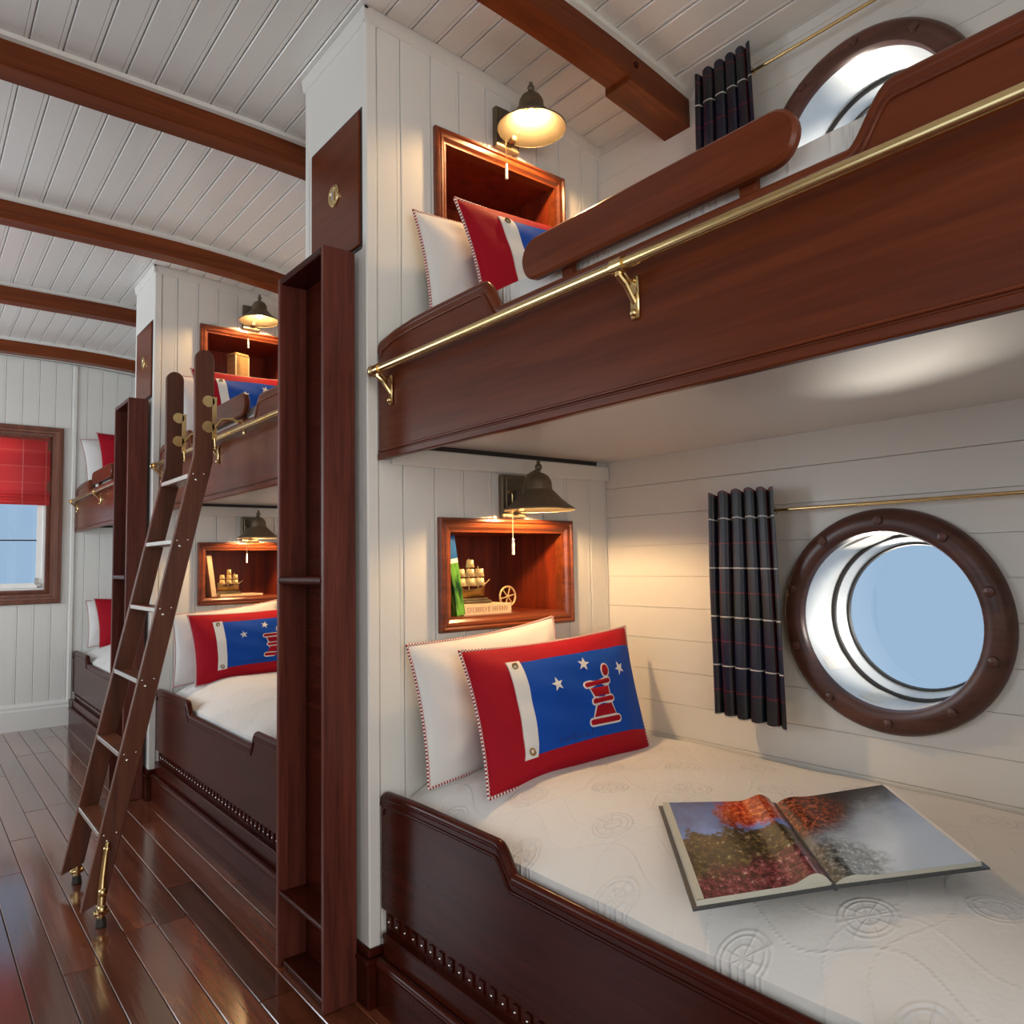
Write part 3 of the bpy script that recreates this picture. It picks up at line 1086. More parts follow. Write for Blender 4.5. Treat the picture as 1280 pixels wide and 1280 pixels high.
# ---- ceiling beams
for i, lab in enumerate(('varnished ceiling beam above the near upper bunk, running to the porthole wall',
                         'largest varnished ceiling beam at upper left, meeting the near partition',
                         'second ceiling beam in the hall, just before the middle reading niche',
                         'third ceiling beam in the hall, ending at the middle partition',
                         'farthest ceiling beam, above the window end wall')):
    y0 = 1.540 + 1.25 * i
    y1 = y0 + 0.102
    t = thing('ceiling_beam', (0.2, (y0 + y1) / 2, 2.87), lab, 'beam', 'ceiling beams across the cabin')
    n = 22
    xa, xb = XL, XW
    for nm, mat, ya, yb, dt, db, ch in (('timber', 'beam', y0, y1, 0.0, 0.104, 0.006),):
        m = MB()
        secs = []
        for j in range(n + 1):
            x = xa + (xb - xa) * j / n
            z = ceil_z(x)
            secs.append([(x, ya, z - dt), (x, ya, z - db + ch), (x, ya + ch, z - db), (x, yb - ch, z - db), (x, yb, z - db + ch), (x, yb, z - dt)])
        vs = [p for s in secs for p in s]
        fs = [tuple(range(6)), tuple(range(n * 6, n * 6 + 6))[::-1]]
        for j in range(n):
            for q in range(6):
                r = (q + 1) % 6
                fs.append((j * 6 + q, (j + 1) * 6 + q, (j + 1) * 6 + r, j * 6 + r))
        m.add(vs, fs)
        m.build(nm, mat, t)
    for ya, yb in ((y0 - 0.016, y0), (y1, y1 + 0.016)):
        m = MB()
        secs = []
        for j in range(n + 1):
            x = xa + (xb - xa) * j / n
            z = ceil_z(x)
            secs.append([(x, ya, z), (x, ya, z - 0.016), (x, yb, z - 0.020), (x, yb, z)])
        fs = [(0, 1, 2, 3)]
        for j in range(n):
            for q in range(4):
                r = (q + 1) % 4
                fs.append((j * 4 + q, (j + 1) * 4 + q, (j + 1) * 4 + r, j * 4 + r))
        m.add([p for s in secs for p in s], fs)
        m.build('fillet', 'white', t)
    # shoe where the beam lands on the porthole wall, with its bolt plug
    m = MB()
    x0s = 1.775
    zs = [(x, ceil_z(x)) for x in (x0s, 1.85, 1.93, 2.0, XW)]
    poly = [(x, z - 0.118) for x, z in zs] + [(XW, zs[-1][1] - 0.03), (x0s, zs[0][1] - 0.03)]
    m.prism(poly, 1, y0 - 0.001, y1 + 0.012, c=0.002)
    sh = m.build('shoe', 'beam', t)
    MB().lathe([(0.012, 0.004), (0.012, -0.001), (0.009, -0.005), (0.0, -0.006)], (1.80, y0 - 0.001, ceil_z(1.8) - 0.055), 1, 12).build('plug', 'mahogany_dark', sh)

# ================================================================== BUNKS (built at the first bay, copied to the others)
BO = (1.6, Y1A - 1.03, 0)          # origin of a bay's furniture
YH = Y1A                           # head wall of the bay being built
FT = -2.035                        # foot of the bunk, measured from the head wall


def contour(high, low, a, b, c, d, crown):
    """top edge of a bunk front from the head wall to the foot: high, dip, low, rise, high"""
    p = arc(-0.030, high - crown - 0.026, 0.026, 0, 90, 5)
    p += [(-0.10, high - crown * 0.45), (-0.20, high - crown * 0.1), (-0.32, high), (a + 0.01, high)]
    p += scurve(a, high, b, low)
    p += scurve(c, low, d, high)
    p += [(FT, high)]
    return p


def front_board(parent, top, zb, x0, x1, mat):
    poly = [(YH - 0.004, zb)] + [(YH + y, z) for y, z in top] + [(YH + FT, zb)]
    return MB().prism(poly, 0, x0, x1, c=0.004).build('front_board', mat, parent, smooth=30)


def bracket(parent, y, x_rail, z_rail, x_board):
    m = MB()
    m.box(x_board - 0.007, x_board, y - 0.011, y + 0.011, z_rail - 0.098, z_rail - 0.012, 0.003)
    m.ball((x_board - 0.008, y, z_rail - 0.086), 0.008, 10)
    m.tube([(x_board - 0.004, y, z_rail - 0.065), (x_board - 0.016, y, z_rail - 0.050), (x_board - 0.030, y, z_rail - 0.032), (x_rail - 0.004, y, z_rail - 0.020), (x_rail, y, z_rail - 0.004)], [0.006, 0.0055, 0.006, 0.007, 0.008], 8)
    m.tube([(x_board - 0.004, y, z_rail - 0.020), (x_board - 0.022, y, z_rail - 0.022), (x_rail + 0.004, y, z_rail - 0.008)], 0.005, 8)
    m.tube([(x_rail, y - 0.015, z_rail), (x_rail, y + 0.015, z_rail)], 0.0165, 12)
    return m.build('bracket', 'brass', parent, smooth=40)


def upper_bunk(label):
    t = thing('upper_bunk', BO, label, 'bunk bed', 'upper bunks of the three bays')
    top = contour(1.942, 1.862, -0.525, -0.60, -1.455, -1.53, 0.022)
    fb = front_board(t, top, 1.565, 1.095, 1.122, 'mahogany')
    # rounded cap along the top edge and beads on the face
    MB().tube([(1.1085, YH + y, z - 0.004) for y, z in top], 0.0150, 10).build('cap_moulding', 'mahogany', fb, smooth=50)
    MB().tube([(1.0945, YH + y - (0.018 if i < 6 else 0), z - 0.026) for i, (y, z) in enumerate(top)], 0.0042, 8).build('bead', 'mahogany', fb, smooth=50)
    MB().tube([(1.0945, YH - 0.01, 1.590), (1.0945, YH + FT + 0.01, 1.590)], 0.0040, 8).build('bead', 'mahogany', fb, smooth=50)
    MB().box(1.090, 1.098, YH + FT, YH - 0.004, 1.562, 1.583, 0.003).build('lower_edge', 'mahogany', fb)
    MB().box(1.122, XW - 0.001, YH + FT, YH - 0.002, 1.622, 1.640).build('underside_panel', 'gloss_white', t)
    MB().box(1.135, XW - 0.002, YH - 0.020, YH - 0.0005, 1.552, 1.606, 0.004).build('cleat', 'white', t)
    MB().box(1.150, XW - 0.06, YH - 0.010, YH - 0.001, 1.606, 1.622).build('gap_shade_strip', 'black', t)  # black strip standing in for the shade between panel and cleat
    # guard rail plank and its posts
    ya, yb, zc, hh = YH - 0.690, YH - 1.380, 1.9400, 0.0490
    poly = arc(ya - hh, zc, hh, -90, 90, 12) + arc(yb + hh, zc, hh, 90, 270, 12)
    MB().prism(poly, 0, 1.088, 1.112, c=0.006).build('guard_rail', 'mahogany', t, smooth=30)
    for y in (YH - 0.818, YH - 1.272):
        MB().box(1.112, 1.130, y - 0.017, y + 0.017, 1.80, 1.935, 0.003).build('guard_post', 'mahogany', t)
    # brass grab rail
    m = MB()
    xr, zr = 1.050, 1.8155
    m.tube([(xr, YH - 0.062, zr), (xr, YH + FT + 0.04, zr)], 0.0115, 14)
    rail = m.build('brass_rail', 'brass', t, smooth=50)
    MB().ball((xr, YH - 0.055, zr), 0.018, 14, squash=(1, 0.85, 1)).build('end_knob', 'brass', rail, smooth=60)
    for y in (-0.085, -1.030, -1.985):
        bracket(t, YH + y, xr, zr, 1.0945)
    return t


def lower_bunk(label):
    t = thing('lower_bunk', BO, label, 'bunk bed', 'lower bunks of the three bays')
    top = contour(0.588, 0.526, -0.545, -0.610, -1.445, -1.495, 0.006)
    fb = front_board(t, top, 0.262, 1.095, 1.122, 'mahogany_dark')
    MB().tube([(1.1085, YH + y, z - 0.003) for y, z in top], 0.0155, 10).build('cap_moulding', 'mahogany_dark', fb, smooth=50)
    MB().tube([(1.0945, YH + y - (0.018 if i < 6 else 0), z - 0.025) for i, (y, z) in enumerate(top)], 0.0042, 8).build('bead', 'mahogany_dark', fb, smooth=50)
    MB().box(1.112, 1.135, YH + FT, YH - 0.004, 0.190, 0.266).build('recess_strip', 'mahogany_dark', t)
    # row of small dentil blocks in the recess, each with a stud
    n = 45
    blk = None
    for i in range(n):
        y = YH - 0.030 - i * 0.0438
        if blk is None:
            blk = MB().box(1.1065, 1.1125, y - 0.0105, y + 0.0105, 0.214, 0.246, 0.001).build('dentil', 'mahogany_dark', t)
            stud = MB().ball((1.1060, y, 0.230), 0.0036, 8).build('stud', 'nickel', blk, smooth=60)
        else:
            copy_tree(blk, parent=t).location.y = -i * 0.0438
    m = MB()
    m.box(1.084, 1.135, YH + FT, YH - 0.026, 0.190, 0.206, 0.004)
    m.build('ledge', 'mahogany_dark', t)
    MB().box(1.090, 1.135, YH + FT, YH - 0.026, 0.138, 0.190).build('fascia', 'mahogany_dark', t)
    m = MB()
    m.tube([(1.078, YH - 0.03, 0.128), (1.078, YH + FT + 0.01, 0.128)], 0.0150, 12)
    m.build('base_bead', 'mahogany_dark', t, smooth=50)
    MB().box(1.070, 1.135, YH + FT, YH - 0.03, 0.0, 0.116).build('plinth', 'mahogany_dark', t)
    MB().box(1.14, XW - 0.004, YH + FT, YH - 0.004, 0.02, 0.40).build('base_box', 'mahogany_dark', t)
    return t


def mattress(label, dz):
    t = thing('mattress', (BO[0], BO[1], 0.40 + dz), label, 'mattress', 'mattresses of the bunks')
    x0, x1, y0, y1 = 1.136, XW - 0.010, YH + FT + 0.01, YH - 0.012
    zb = 0.405 + dz if dz < 0.5 else 1.641
    rr = random.Random(int(dz * 100) + 2)
    ph = [rr.uniform(0, 6) for _ in range(6)]

    def top(x, y):
        s = min(1.0, max(0.0, (x - x0) / 0.32))
        e = min(1.0, max(0.0, (y1 - y) / 0.20))
        f = min(1.0, max(0.0, (y - y0) / 0.20))
        w = min(1.0, max(0.0, (x1 - x) / 0.10))
        z = 0.656 + dz - (0.108 if dz < 0.5 else 0.048) * (1 - s) ** 2.2 - 0.030 * (1 - e) ** 2 - 0.05 * (1 - f) ** 2 - 0.022 * (1 - w) ** 2
        z += 0.0022 * math.sin(7 * x + ph[0] + 3 * y) + 0.0018 * math.sin(11 * y + ph[1] - 4 * x) + 0.0012 * math.sin(23 * (x + y) + ph[2])
        return z
    m = MB()
    nu, nv = 44, 84

    def pt(u, v):
        uu = u ** 1.25
        x, y = x0 + (x1 - x0) * uu, y0 + (y1 - y0) * v
        return (x, y, top(x, y))
    m.grid(pt, nu, nv)
    # sides
    rim = [pt(i / nu, 0) for i in range(nu + 1)] + [pt(1, j / nv) for j in range(1, nv + 1)] + [pt(i / nu, 1) for i in range(nu - 1, -1, -1)] + [pt(0, j / nv) for j in range(nv - 1, 0, -1)]
    n = len(rim)
    mid = [(p[0], p[1], p[2] - 0.02) for p in rim]
    low = [(p[0], p[1], zb) for p in rim]
    vs = rim + mid + low
    fs = [(i, i + n, (i + 1) % n + n, (i + 1) % n) for i in range(n)] + [(i + n, i + 2 * n, (i + 1) % n + 2 * n, (i + 1) % n + n) for i in range(n)]
    m.add(vs, fs)
    m.build('coverlet', 'coverlet', t, smooth=70)
    return t


BN = ('near', 'middle', 'far')
ub = upper_bunk('near upper bunk with a polished mahogany front and brass grab rail')
lb = lower_bunk('near lower bunk with a dark notched front under the open picture book')
mu = mattress('white coverlet mattress of the near upper bunk behind the guard rail', 1.322)
ml = mattress('white compass-patterned coverlet mattress under the open picture book', 0.0)
for k in (1, 2):
    d = (0, BAYS[k] - Y1A, 0)
    copy_tree(ub, d, ('', 'middle upper bunk behind the top of the leaning ladder', 'small distant upper bunk beside the end wall window')[k])
    copy_tree(lb, d, ('', 'middle lower bunk with dentil base, beyond the narrow bookcase', 'small distant lower bunk at the end wall baseboard')[k])
    copy_tree(mu, d, ('', 'mattress of the middle upper bunk behind the ladder top', 'mattress of the distant upper bunk by the end wall')[k])
    copy_tree(ml, d, ('', 'white coverlet mattress of the middle lower bunk', 'white coverlet mattress of the distant lower bunk')[k])


# ================================================================== BOOKCASES and access doors on the partition ends
def bookcase(label):
    y0, y1, x0, x1, zt = 2.030, 2.382, 0.943, 1.046, 2.207
    t = thing('bookcase', (1.0, (y0 + y1) / 2, 0), label, 'bookcase', 'tall narrow bookcases on the partition ends')
    th = 0.020
    MB().box(x0, x1, y0, y0 + th, 0, zt, 0.003).build('side_panel', 'mahogany_z', t)
    MB().box(x0, x1, y1 - th, y1, 0, zt, 0.003).build('side_panel', 'mahogany_z', t)
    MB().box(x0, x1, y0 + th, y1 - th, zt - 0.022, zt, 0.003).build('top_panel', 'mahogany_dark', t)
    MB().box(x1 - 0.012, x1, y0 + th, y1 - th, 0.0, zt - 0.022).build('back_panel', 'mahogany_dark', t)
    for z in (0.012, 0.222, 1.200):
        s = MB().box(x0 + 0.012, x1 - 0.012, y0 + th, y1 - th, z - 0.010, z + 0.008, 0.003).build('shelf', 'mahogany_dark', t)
        if z > 0.1:
            m = MB()
            m.tube([(x0 + 0.010, y0 + th, z + (0.002 if z < 1 else 0.006)), (x0 + 0.010, y1 - th, z + (0.002 if z < 1 else 0.006))], 0.0085 if z < 1 else 0.014, 10)
            m.build('nosing', 'mahogany_dark', s, smooth=50)
    return t


bc = bookcase('tall narrow bookcase standing in front, beside the near bunks')
copy_tree(bc, (0, Y2A - Y1A, 0), 'smaller distant bookcase behind the leaning ladder')


def access_door(label):
    y0, y1, z0, z1 = 2.012, 2.358, 2.226, 2.655
    t = thing('cabinet_door', (XE, (y0 + y1) / 2, z0), label, 'cabinet door', 'dark cabinet doors on the partition ends')
    MB().box(XE - 0.012, XE - 0.0005, y0, y1, z0, z1, 0.003).build('door_panel', 'mahogany', t)
    fm = MB()
    for a, b, c, d in ((y0 - 0.008, y0, z0 - 0.008, z1 + 0.008), (y1, y1 + 0.008, z0 - 0.008, z1 + 0.008), (y0, y1, z0 - 0.008, z0), (y0, y1, z1, z1 + 0.008)):
        fm.box(XE - 0.006, XE - 0.0005, a, b, c, d)
    fm.build('painted_shadow_rim', 'black', t)  # black edging paints the shadow line round the door
    c = (XE - 0.012, 2.178, 2.446)
    m = MB()
    m.lathe([(0.036, 0.0), (0.036, -0.004), (0.033, -0.007), (0.026, -0.007), (0.022, -0.003), (0.0, -0.003)], c, 0, 28)
    la = m.build('latch', 'brass', t, smooth=40)
    MB().box(c[0] - 0.011, c[0] - 0.003, c[1] - 0.006, c[1] + 0.006, c[2] - 0.016, c[2] + 0.014, 0.002).build('finger_ring', 'nickel', la)
    return t


ad = access_door('dark cabinet door with brass latch above the near bookcase')
copy_tree(ad, (0, Y2A - Y1A, 0), 'small dark cabinet door above the distant bookcase')


# ================================================================== READING NICHES
def niche(label):
    z0, z1 = NZ[0]
    t = thing('wall_niche', ((NX1 + NX2) / 2, Y1A, z0), label, 'wall niche', 'framed reading niches at the bunk heads')
    m = MB()
    rect_frame(m, NX1, NX2, z0, z1, [(0, -0.001), (0, 0.014), (0.004, 0.020), (0.011, 0.022), (0.016, 0.016), (0.019, 0.0155), (0.022, 0.018), (0.030, 0.016), (0.038, 0.009), (0.041, 0.0075), (0.046, 0.006), (0.046, -0.030)], Y1A)
    m.build('frame', 'mahogany_x', t, smooth=25)
    a, b, c, d = NX1 + NF - 0.001, NX2 - NF + 0.001, z0 + NF - 0.001, z1 - NF + 0.001
    yf, yk = Y1A + 0.012, Y1A + 0.012 + ND - 0.004
    th = 0.0045
    MB().box(a - th, a, yf, yk, c - th, d + th).build('side_panel', 'niche_inside', t)
    MB().box(b, b + th, yf, yk, c - th, d + th).build('side_panel', 'niche_inside', t)
    MB().box(a, b, yf, yk, c - th, c).build('bottom_panel', 'niche_inside', t)
    MB().box(a, b, yf, yk, d, d + th).build('top_panel', 'niche_inside', t)
    MB().box(a, b, yk - th, yk, c, d).build('back_panel', 'niche_inside', t)
    return t


DZN = NZ[1][0] - NZ[0][0]
DYN = Y2A - Y1A
nc = niche('lower near niche with books, a gilded ship and a small brass wheel')
copy_tree(nc, (0, 0, DZN), 'upper near niche behind the red and blue pillow, below the lit lamp')
copy_tree(nc, (0, DYN, 0), 'lower middle niche holding a cream book and gilded ship')
copy_tree(nc, (0, DYN, DZN), 'upper middle niche holding a tan woven box')


# ================================================================== READING LAMPS
def sconce(label):
    px, pz = 1.603, 1.474
    y = Y1A
    t = thing('wall_lamp', (px, y, pz - 0.07), label, 'wall lamp', 'bronze bell-shaped reading lamps')
    m = MB()
    m.box(px - 0.053, px + 0.053, y - 0.024, y - 0.0005, pz - 0.073, pz + 0.073, 0.004)
    bp = m.build('back_plate', 'bronze', t)
    MB().box(px - 0.040, px + 0.040, y - 0.030, y - 0.024, pz - 0.060, pz + 0.060, 0.003).build('raised_panel', 'bronze', bp)
    MB().ball((px - 0.030, y - 0.031, pz + 0.012), 0.006, 8).build('screw', 'old_brass', bp, smooth=60)
    sy, zr = y - 0.150, 1.418            # shade axis and rim height
    m = MB()
    m.tube([(px + 0.005, y - 0.024, pz - 0.030), (px + 0.006, y - 0.060, pz - 0.020), (px + 0.006, y - 0.075, pz + 0.030), (px + 0.004, y - 0.100, pz + 0.062), (px, sy, pz + 0.076)],
           [0.017, 0.016, 0.013, 0.010, 0.008], 10)
    m.box(px - 0.011, px + 0.016, y - 0.060, y - 0.024, pz - 0.055, pz + 0.02, 0.006)
    m.build('arm', 'bronze', t, smooth=50)
    z = lambda h: zr + h
    out = [(0.116, z(0.0)), (0.117, z(0.004)), (0.100, z(0.016)), (0.097, z(0.018)), (0.078, z(0.034)), (0.075, z(0.036)), (0.060, z(0.052)), (0.050, z(0.062)), (0.044, z(0.068)),
           (0.042, z(0.092)), (0.040, z(0.098)), (0.032, z(0.112)), (0.018, z(0.121)), (0.007, z(0.124)), (0.007, z(0.130))]
    m = MB()
    m.lathe(out, (px, sy, 0), 2, 36)
    m.lathe([(r, h) for r, h in [(0.0, z(0.131)), (0.007, z(0.130))]], (px, sy, 0), 2, 12)
    sh = m.build('shade', 'bronze', t, smooth=30)
    m = MB()
    m.lathe([(0.0, z(0.112)), (0.028, z(0.108)), (0.038, z(0.092)), (0.040, z(0.066)), (0.056, z(0.048)), (0.092, z(0.016)), (0.1155, z(0.0015))], (px, sy, 0), 2, 36)
    m.build('lining', 'shade_inside', sh, smooth=40)
    m = MB()
    m.ball((px, sy, z(0.142)), 0.0125, 12)
    m.ball((px, sy, z(0.158)), 0.007, 10)
    m.build('finial', 'bronze', t, smooth=60)
    m = MB()
    m.ball((px, sy, z(0.044)), 0.020, 12, squash=(1, 1, 1.2))
    m.build('bulb', 'bulb', t, smooth=60)
    MB().lathe([(0.014, z(0.062)), (0.014, z(0.10))], (px, sy, 0), 2, 12).build('socket', 'old_brass', t)
    cx, cy = px - 0.030, y - 0.048
    m = MB()
    m.tube([(cx, y - 0.03, pz + 0.012), (cx, cy, pz + 0.005), (cx, cy, pz - 0.145)], 0.0016, 6)
    pc = m.build('pull_chain', 'brass', t)
    m = MB()
    m.lathe([(0.0, pz - 0.142), (0.005, pz - 0.146), (0.004, pz - 0.156), (0.0055, pz - 0.164), (0.0050, pz - 0.192), (0.0065, pz - 0.197), (0.0, pz - 0.200)], (cx, cy, 0), 2, 10)
    m.build('pull', 'white_cord', pc, smooth=50)
    return t


DZL = 1.292
sc0 = sconce('bronze reading lamp above the lower near niche')
sconces = [sc0, copy_tree(sc0, (0, 0, DZL), 'lit bronze reading lamp seen from below, by the near ceiling beam'),
           copy_tree(sc0, (0, DYN, 0), 'small bronze reading lamp above the lower middle niche'),
           copy_tree(sc0, (0, DYN, DZL), 'small lit bronze lamp above the upper middle niche')]

# ================================================================== PILLOWS
def pillow_surface(BL, BR, TR, TL, th):
    seed = BL[0] * 37.0 + BL[1] * 11.0 + BL[2] * 5.0
    BL, BR, TR, TL = map(Vector, (BL, BR, TR, TL))
    nrm = (BR - BL).cross(TL - BL).normalized()      # towards the room (-y)

    def prof(a):
        return max(0.0, 1 - abs(a) ** 2.6) ** 0.62

    def P(a, b, off=0.0, side=1):
        k = 0.055
        u = 0.5 + 0.5 * a * (1 - k * (1 - b * b))
        v = 0.5 + 0.5 * b * (1 - k * 1.3 * (1 - a * a))
        q = BL.lerp(BR, u).lerp(TL.lerp(TR, u), v)
        t = th * 0.5 * prof(a) * prof(b)
        edge = (1 - a * a) * (1 - b * b)
        wr = 0.0045 * math.sin(9 * a + 5 * b + seed) * math.sin(7 * b - 3 * a) * edge
        # creases running in from the corners and a dent in the middle
        for ca, cb in ((-1, -1), (1, -1), (-1, 1), (1, 1)):
            ra, rb = a - ca, b - cb
            dd = math.hypot(ra, rb)
            wr += 0.0050 * math.sin(7.0 * math.atan2(rb, ra) + seed * 3 + ca) * math.exp(-((dd - 0.45) / 0.28) ** 2)
        wr -= 0.006 * math.exp(-((a - 0.25 * math.sin(seed)) / 0.5) ** 2 - ((b + 0.2) / 0.5) ** 2)
        if side > 0:
            wr *= min(1.0, 3 * (1 - abs(a))) * min(1.0, 3 * (1 - abs(b)))
        return q + nrm * (side * (t + (wr if side > 0 else 0)) + off)
    return P, nrm


def pillow(kind, label, BL, BR, TR, TL, th=0.13):
    P, nrm = pillow_surface(BL, BR, TR, TL, th)
    base = (Vector(BL) + Vector(BR)) / 2
    flag = kind == 'flag'
    m = MB()
    nu, nv = 34, 24
    sp = lambda t: math.sin((t - 0.5) * PI) * 0.5 + (t - 0.5)     # denser near the edges
    m.grid(lambda u, v: P(sp(u), sp(v)), nu, nv)
    m.grid(lambda u, v: P(sp(u), sp(v), 0, -1), nu, nv, flip=True)
    root = m.build('flag_pillow' if flag else 'white_pillow', 'red_cloth' if flag else 'white_cloth', None, origin=tuple(base), smooth=75)
    tag(root, label, 'pillow', 'red and blue flag pillows' if flag else 'white pillows with corded edges')
    O = tuple(base)
    # twisted two-colour cord round the edge
    pts = []
    n1, n2 = 120, 80
    for i in range(n1):
        pts.append(P(-1 + 2 * i / n1, -1))
    for i in range(n2):
        pts.append(P(1, -1 + 2 * i / n2))
    for i in range(n1):
        pts.append(P(1 - 2 * i / n1, 1))
    for i in range(n2):
        pts.append(P(-1, 1 - 2 * i / n2))
    m = MB()
    m.tube(pts, 0.0046, 8, closed=True, twist=2)
    m.build('corded_edge', ['red_cord', 'white_cord'], root, origin=O, smooth=60)
    if not flag:
        return root
    w = (Vector(BR) - Vector(BL)).length
    h = (Vector(TL) - Vector(BL)).length
    fx0, fx1, fz0, fz1 = -0.55, 0.95, -0.69, 0.66          # blue field in the -1..1 frame of the pillow

    def panel(a0, a1, b0, b1, off, nu, nv, name, mat, parent):
        mm = MB()
        g = [[P(a0 + (a1 - a0) * i / nu, b0 + (b1 - b0) * j / nv, off) for i in range(nu + 1)] for j in range(nv + 1)]
        mm.grid(lambda u, v: g[round(v * nv)][round(u * nu)], nu, nv)
        rim = [g[0][i] for i in range(nu + 1)] + [g[j][nu] for j in range(1, nv + 1)] + [g[nv][i] for i in range(nu - 1, -1, -1)] + [g[j][0] for j in range(nv - 1, 0, -1)]
        n = len(rim)
        mm.add(rim + [p - nrm * (off + 0.001) for p in rim], [(i, (i + 1) % n, (i + 1) % n + n, i + n)[::-1] for i in range(n)])
        return mm.build(name, mat, parent, origin=O, smooth=60)
    field = panel(fx0, fx1, fz0, fz1, 0.0022, 26, 18, 'flag_field', 'blue_cloth', root)
    band = panel(fx0 - 0.13, fx0 + 0.012, fz0 - 0.03, fz1 + 0.03, 0.0036, 4, 18, 'hoist_band', 'white_cloth', root)
    for b in (fz0 + 0.055, fz1 - 0.055):
        c = P(fx0 - 0.06, b, 0.004)
        mm = MB()
        e1 = (Vector(BR) - Vector(BL)).normalized()
        e2 = nrm.cross(e1)
        mm.tube([c + (e1 * math.cos(2 * PI * i / 14) + e2 * math.sin(2 * PI * i / 14)) * 0.0085 for i in range(14)], 0.0032, 6, closed=True)
        mm.build('grommet', 'old_brass', band, origin=O, smooth=60)

    def decal(mm, poly, off, t=0.0012):
        """poly in flag coordinates: x 0..1 across the field, z 0..1 up"""
        q = [P(fx0 + (fx1 - fx0) * x, fz0 + (fz1 - fz0) * z, off) for x, z in poly]
        n = len(q)
        c = sum(q, Vector()) / n
        cx, cz = sum(p[0] for p in poly) / n, sum(p[1] for p in poly) / n
        c = P(fx0 + (fx1 - fx0) * cx, fz0 + (fz1 - fz0) * cz, off)
        vs = q + [c] + [p - nrm * (t + 0.0015) for p in q]
        fs = [(i, (i + 1) % n, n) for i in range(n)] + [((i + 1) % n, i, n + 1 + i, n + 1 + (i + 1) % n) for i in range(n)]
        mm.add(vs, fs)

    asp = (fx1 - fx0) * w / ((fz1 - fz0) * h)                 # field width : height

    def star(cx, cz, r, rot):
        out = []
        for i in range(10):
            a = math.radians(90 + rot + 36 * i)
            q = r if i % 2 == 0 else r * 0.40
            out.append((cx + q * math.cos(a) / asp, cz + q * math.sin(a)))
        return out
    for cx, cz, rot in ((0.215, 0.665, 8), (0.470, 0.845, -14), (0.800, 0.720, 20)):
        mm = MB()
        decal(mm, star(cx, cz, 0.085, rot), 0.0040)
        mm.build('star', 'white_cloth', field, origin=O)

    def pill(x0, z0, x1, z1, r, n=6):
        """rounded bar from point to point, radius r (in field heights)"""
        d = Vector(((x1 - x0) * asp, z1 - z0))
        a = math.degrees(math.atan2(d.y, d.x))
        out = [(x0 + r * math.cos(math.radians(a + 90 + 180 * i / n)) / asp, z0 + r * math.sin(math.radians(a + 90 + 180 * i / n))) for i in range(n + 1)]
        out += [(x1 + r * math.cos(math.radians(a - 90 + 180 * i / n)) / asp, z1 + r * math.sin(math.radians(a - 90 + 180 * i / n))) for i in range(n + 1)]
        return out

    def quad(x0, x1, x2, x3, z0, z1):
        return [(x0, z0), (x1, z0), (x2, z1), (x3, z1)]
    oval = lambda cx, cz, rx, rz: [(cx + rx * math.cos(2 * PI * i / 20) / asp, cz + rz * math.sin(2 * PI * i / 20)) for i in range(20)]
    back, fill = MB(), MB()
    g = 0.020
    bars = [(0.455, 0.588, 0.655, 0.598, 0.027), (0.495, 0.385, 0.655, 0.390, 0.027), (0.450, 0.160, 0.690, 0.155, 0.030)]
    quads = [(0.505, 0.640, 0.645, 0.478, 0.436, 0.537), (0.472, 0.672, 0.640, 0.512, 0.212, 0.334)]
    for x0, z0, x1, z1, r in bars:
        decal(back, pill(x0, z0, x1, z1, r + g), 0.0036)
        decal(fill, pill(x0, z0, x1, z1, r), 0.0052)
    for x0, x1, x2, x3, z0, z1 in quads:
        decal(back, quad(x0 - g / asp, x1 + g / asp, x2 + g / asp, x3 - g / asp, z0 - g, z1 + g), 0.0032)
        decal(fill, quad(x0, x1, x2, x3, z0, z1), 0.0048)
    decal(back, oval(0.640, 0.722, 0.052 + g, 0.068 + g), 0.0034)
    decal(fill, oval(0.640, 0.722, 0.052, 0.068), 0.0050)
    em = back.build('emblem_outline', 'white_cloth', root, origin=O)
    fill.build('emblem_fill', 'red_cloth', em, origin=O)
    # faint blue stitched marks along the lower edge of the flag
    mm = MB()
    rq = random.Random(5)
    for i in range(12):
        x = 0.17 + i * 0.024
        hh = rq.choice((0.030, 0.045, 0.06))
        decal(mm, [(x, 0.04), (x + 0.006, 0.04), (x + 0.006 + 0.004, 0.04 + hh), (x + 0.003, 0.04 + hh)], 0.0036)
        if i % 3 != 1:
            decal(mm, [(x, 0.04), (x + 0.016, 0.045), (x + 0.016, 0.055), (x, 0.05)], 0.0036)
    mm.build('stitched_marks', 'navy_mark', root, origin=O)
    return root


pillow('white', 'white pillow with red corded edge behind the flag pillow, lower near bunk', (1.157, 1.815, 0.622), (1.74, 1.815, 0.648), (1.738, 1.930, 1.062), (1.158, 1.930, 1.012), 0.115)
pillow('flag', 'large red pillow with blue flag emblem on the lower near bunk', (1.215, 1.615, 0.628), (1.885, 1.635, 0.640), (1.965, 1.805, 1.020), (1.255, 1.800, 0.996), 0.15)
pillow('white', 'white corded pillow at the head of the near upper bunk', (1.205, 1.850, 1.955), (1.80, 1.850, 1.965), (1.80, 1.935, 2.405), (1.194, 1.930, 2.345), 0.115)
pillow('flag', 'flag pillow on the near upper bunk, half hidden by the guard rail', (1.290, 1.690, 1.955), (1.960, 1.700, 1.965), (1.975, 1.835, 2.415), (1.281, 1.833, 2.372), 0.14)
pillow('white', 'white pillow behind the flag pillow on the middle lower bunk', (1.140, 4.330, 0.610), (1.76, 4.330, 0.645), (1.76, 4.430, 1.050), (1.156, 4.430, 0.995), 0.115)
pillow('flag', 'flag pillow on the middle lower bunk, seen past the bookcase', (1.216, 4.185, 0.622), (1.880, 4.195, 0.640), (1.900, 4.340, 1.010), (1.212, 4.335, 0.992), 0.15)
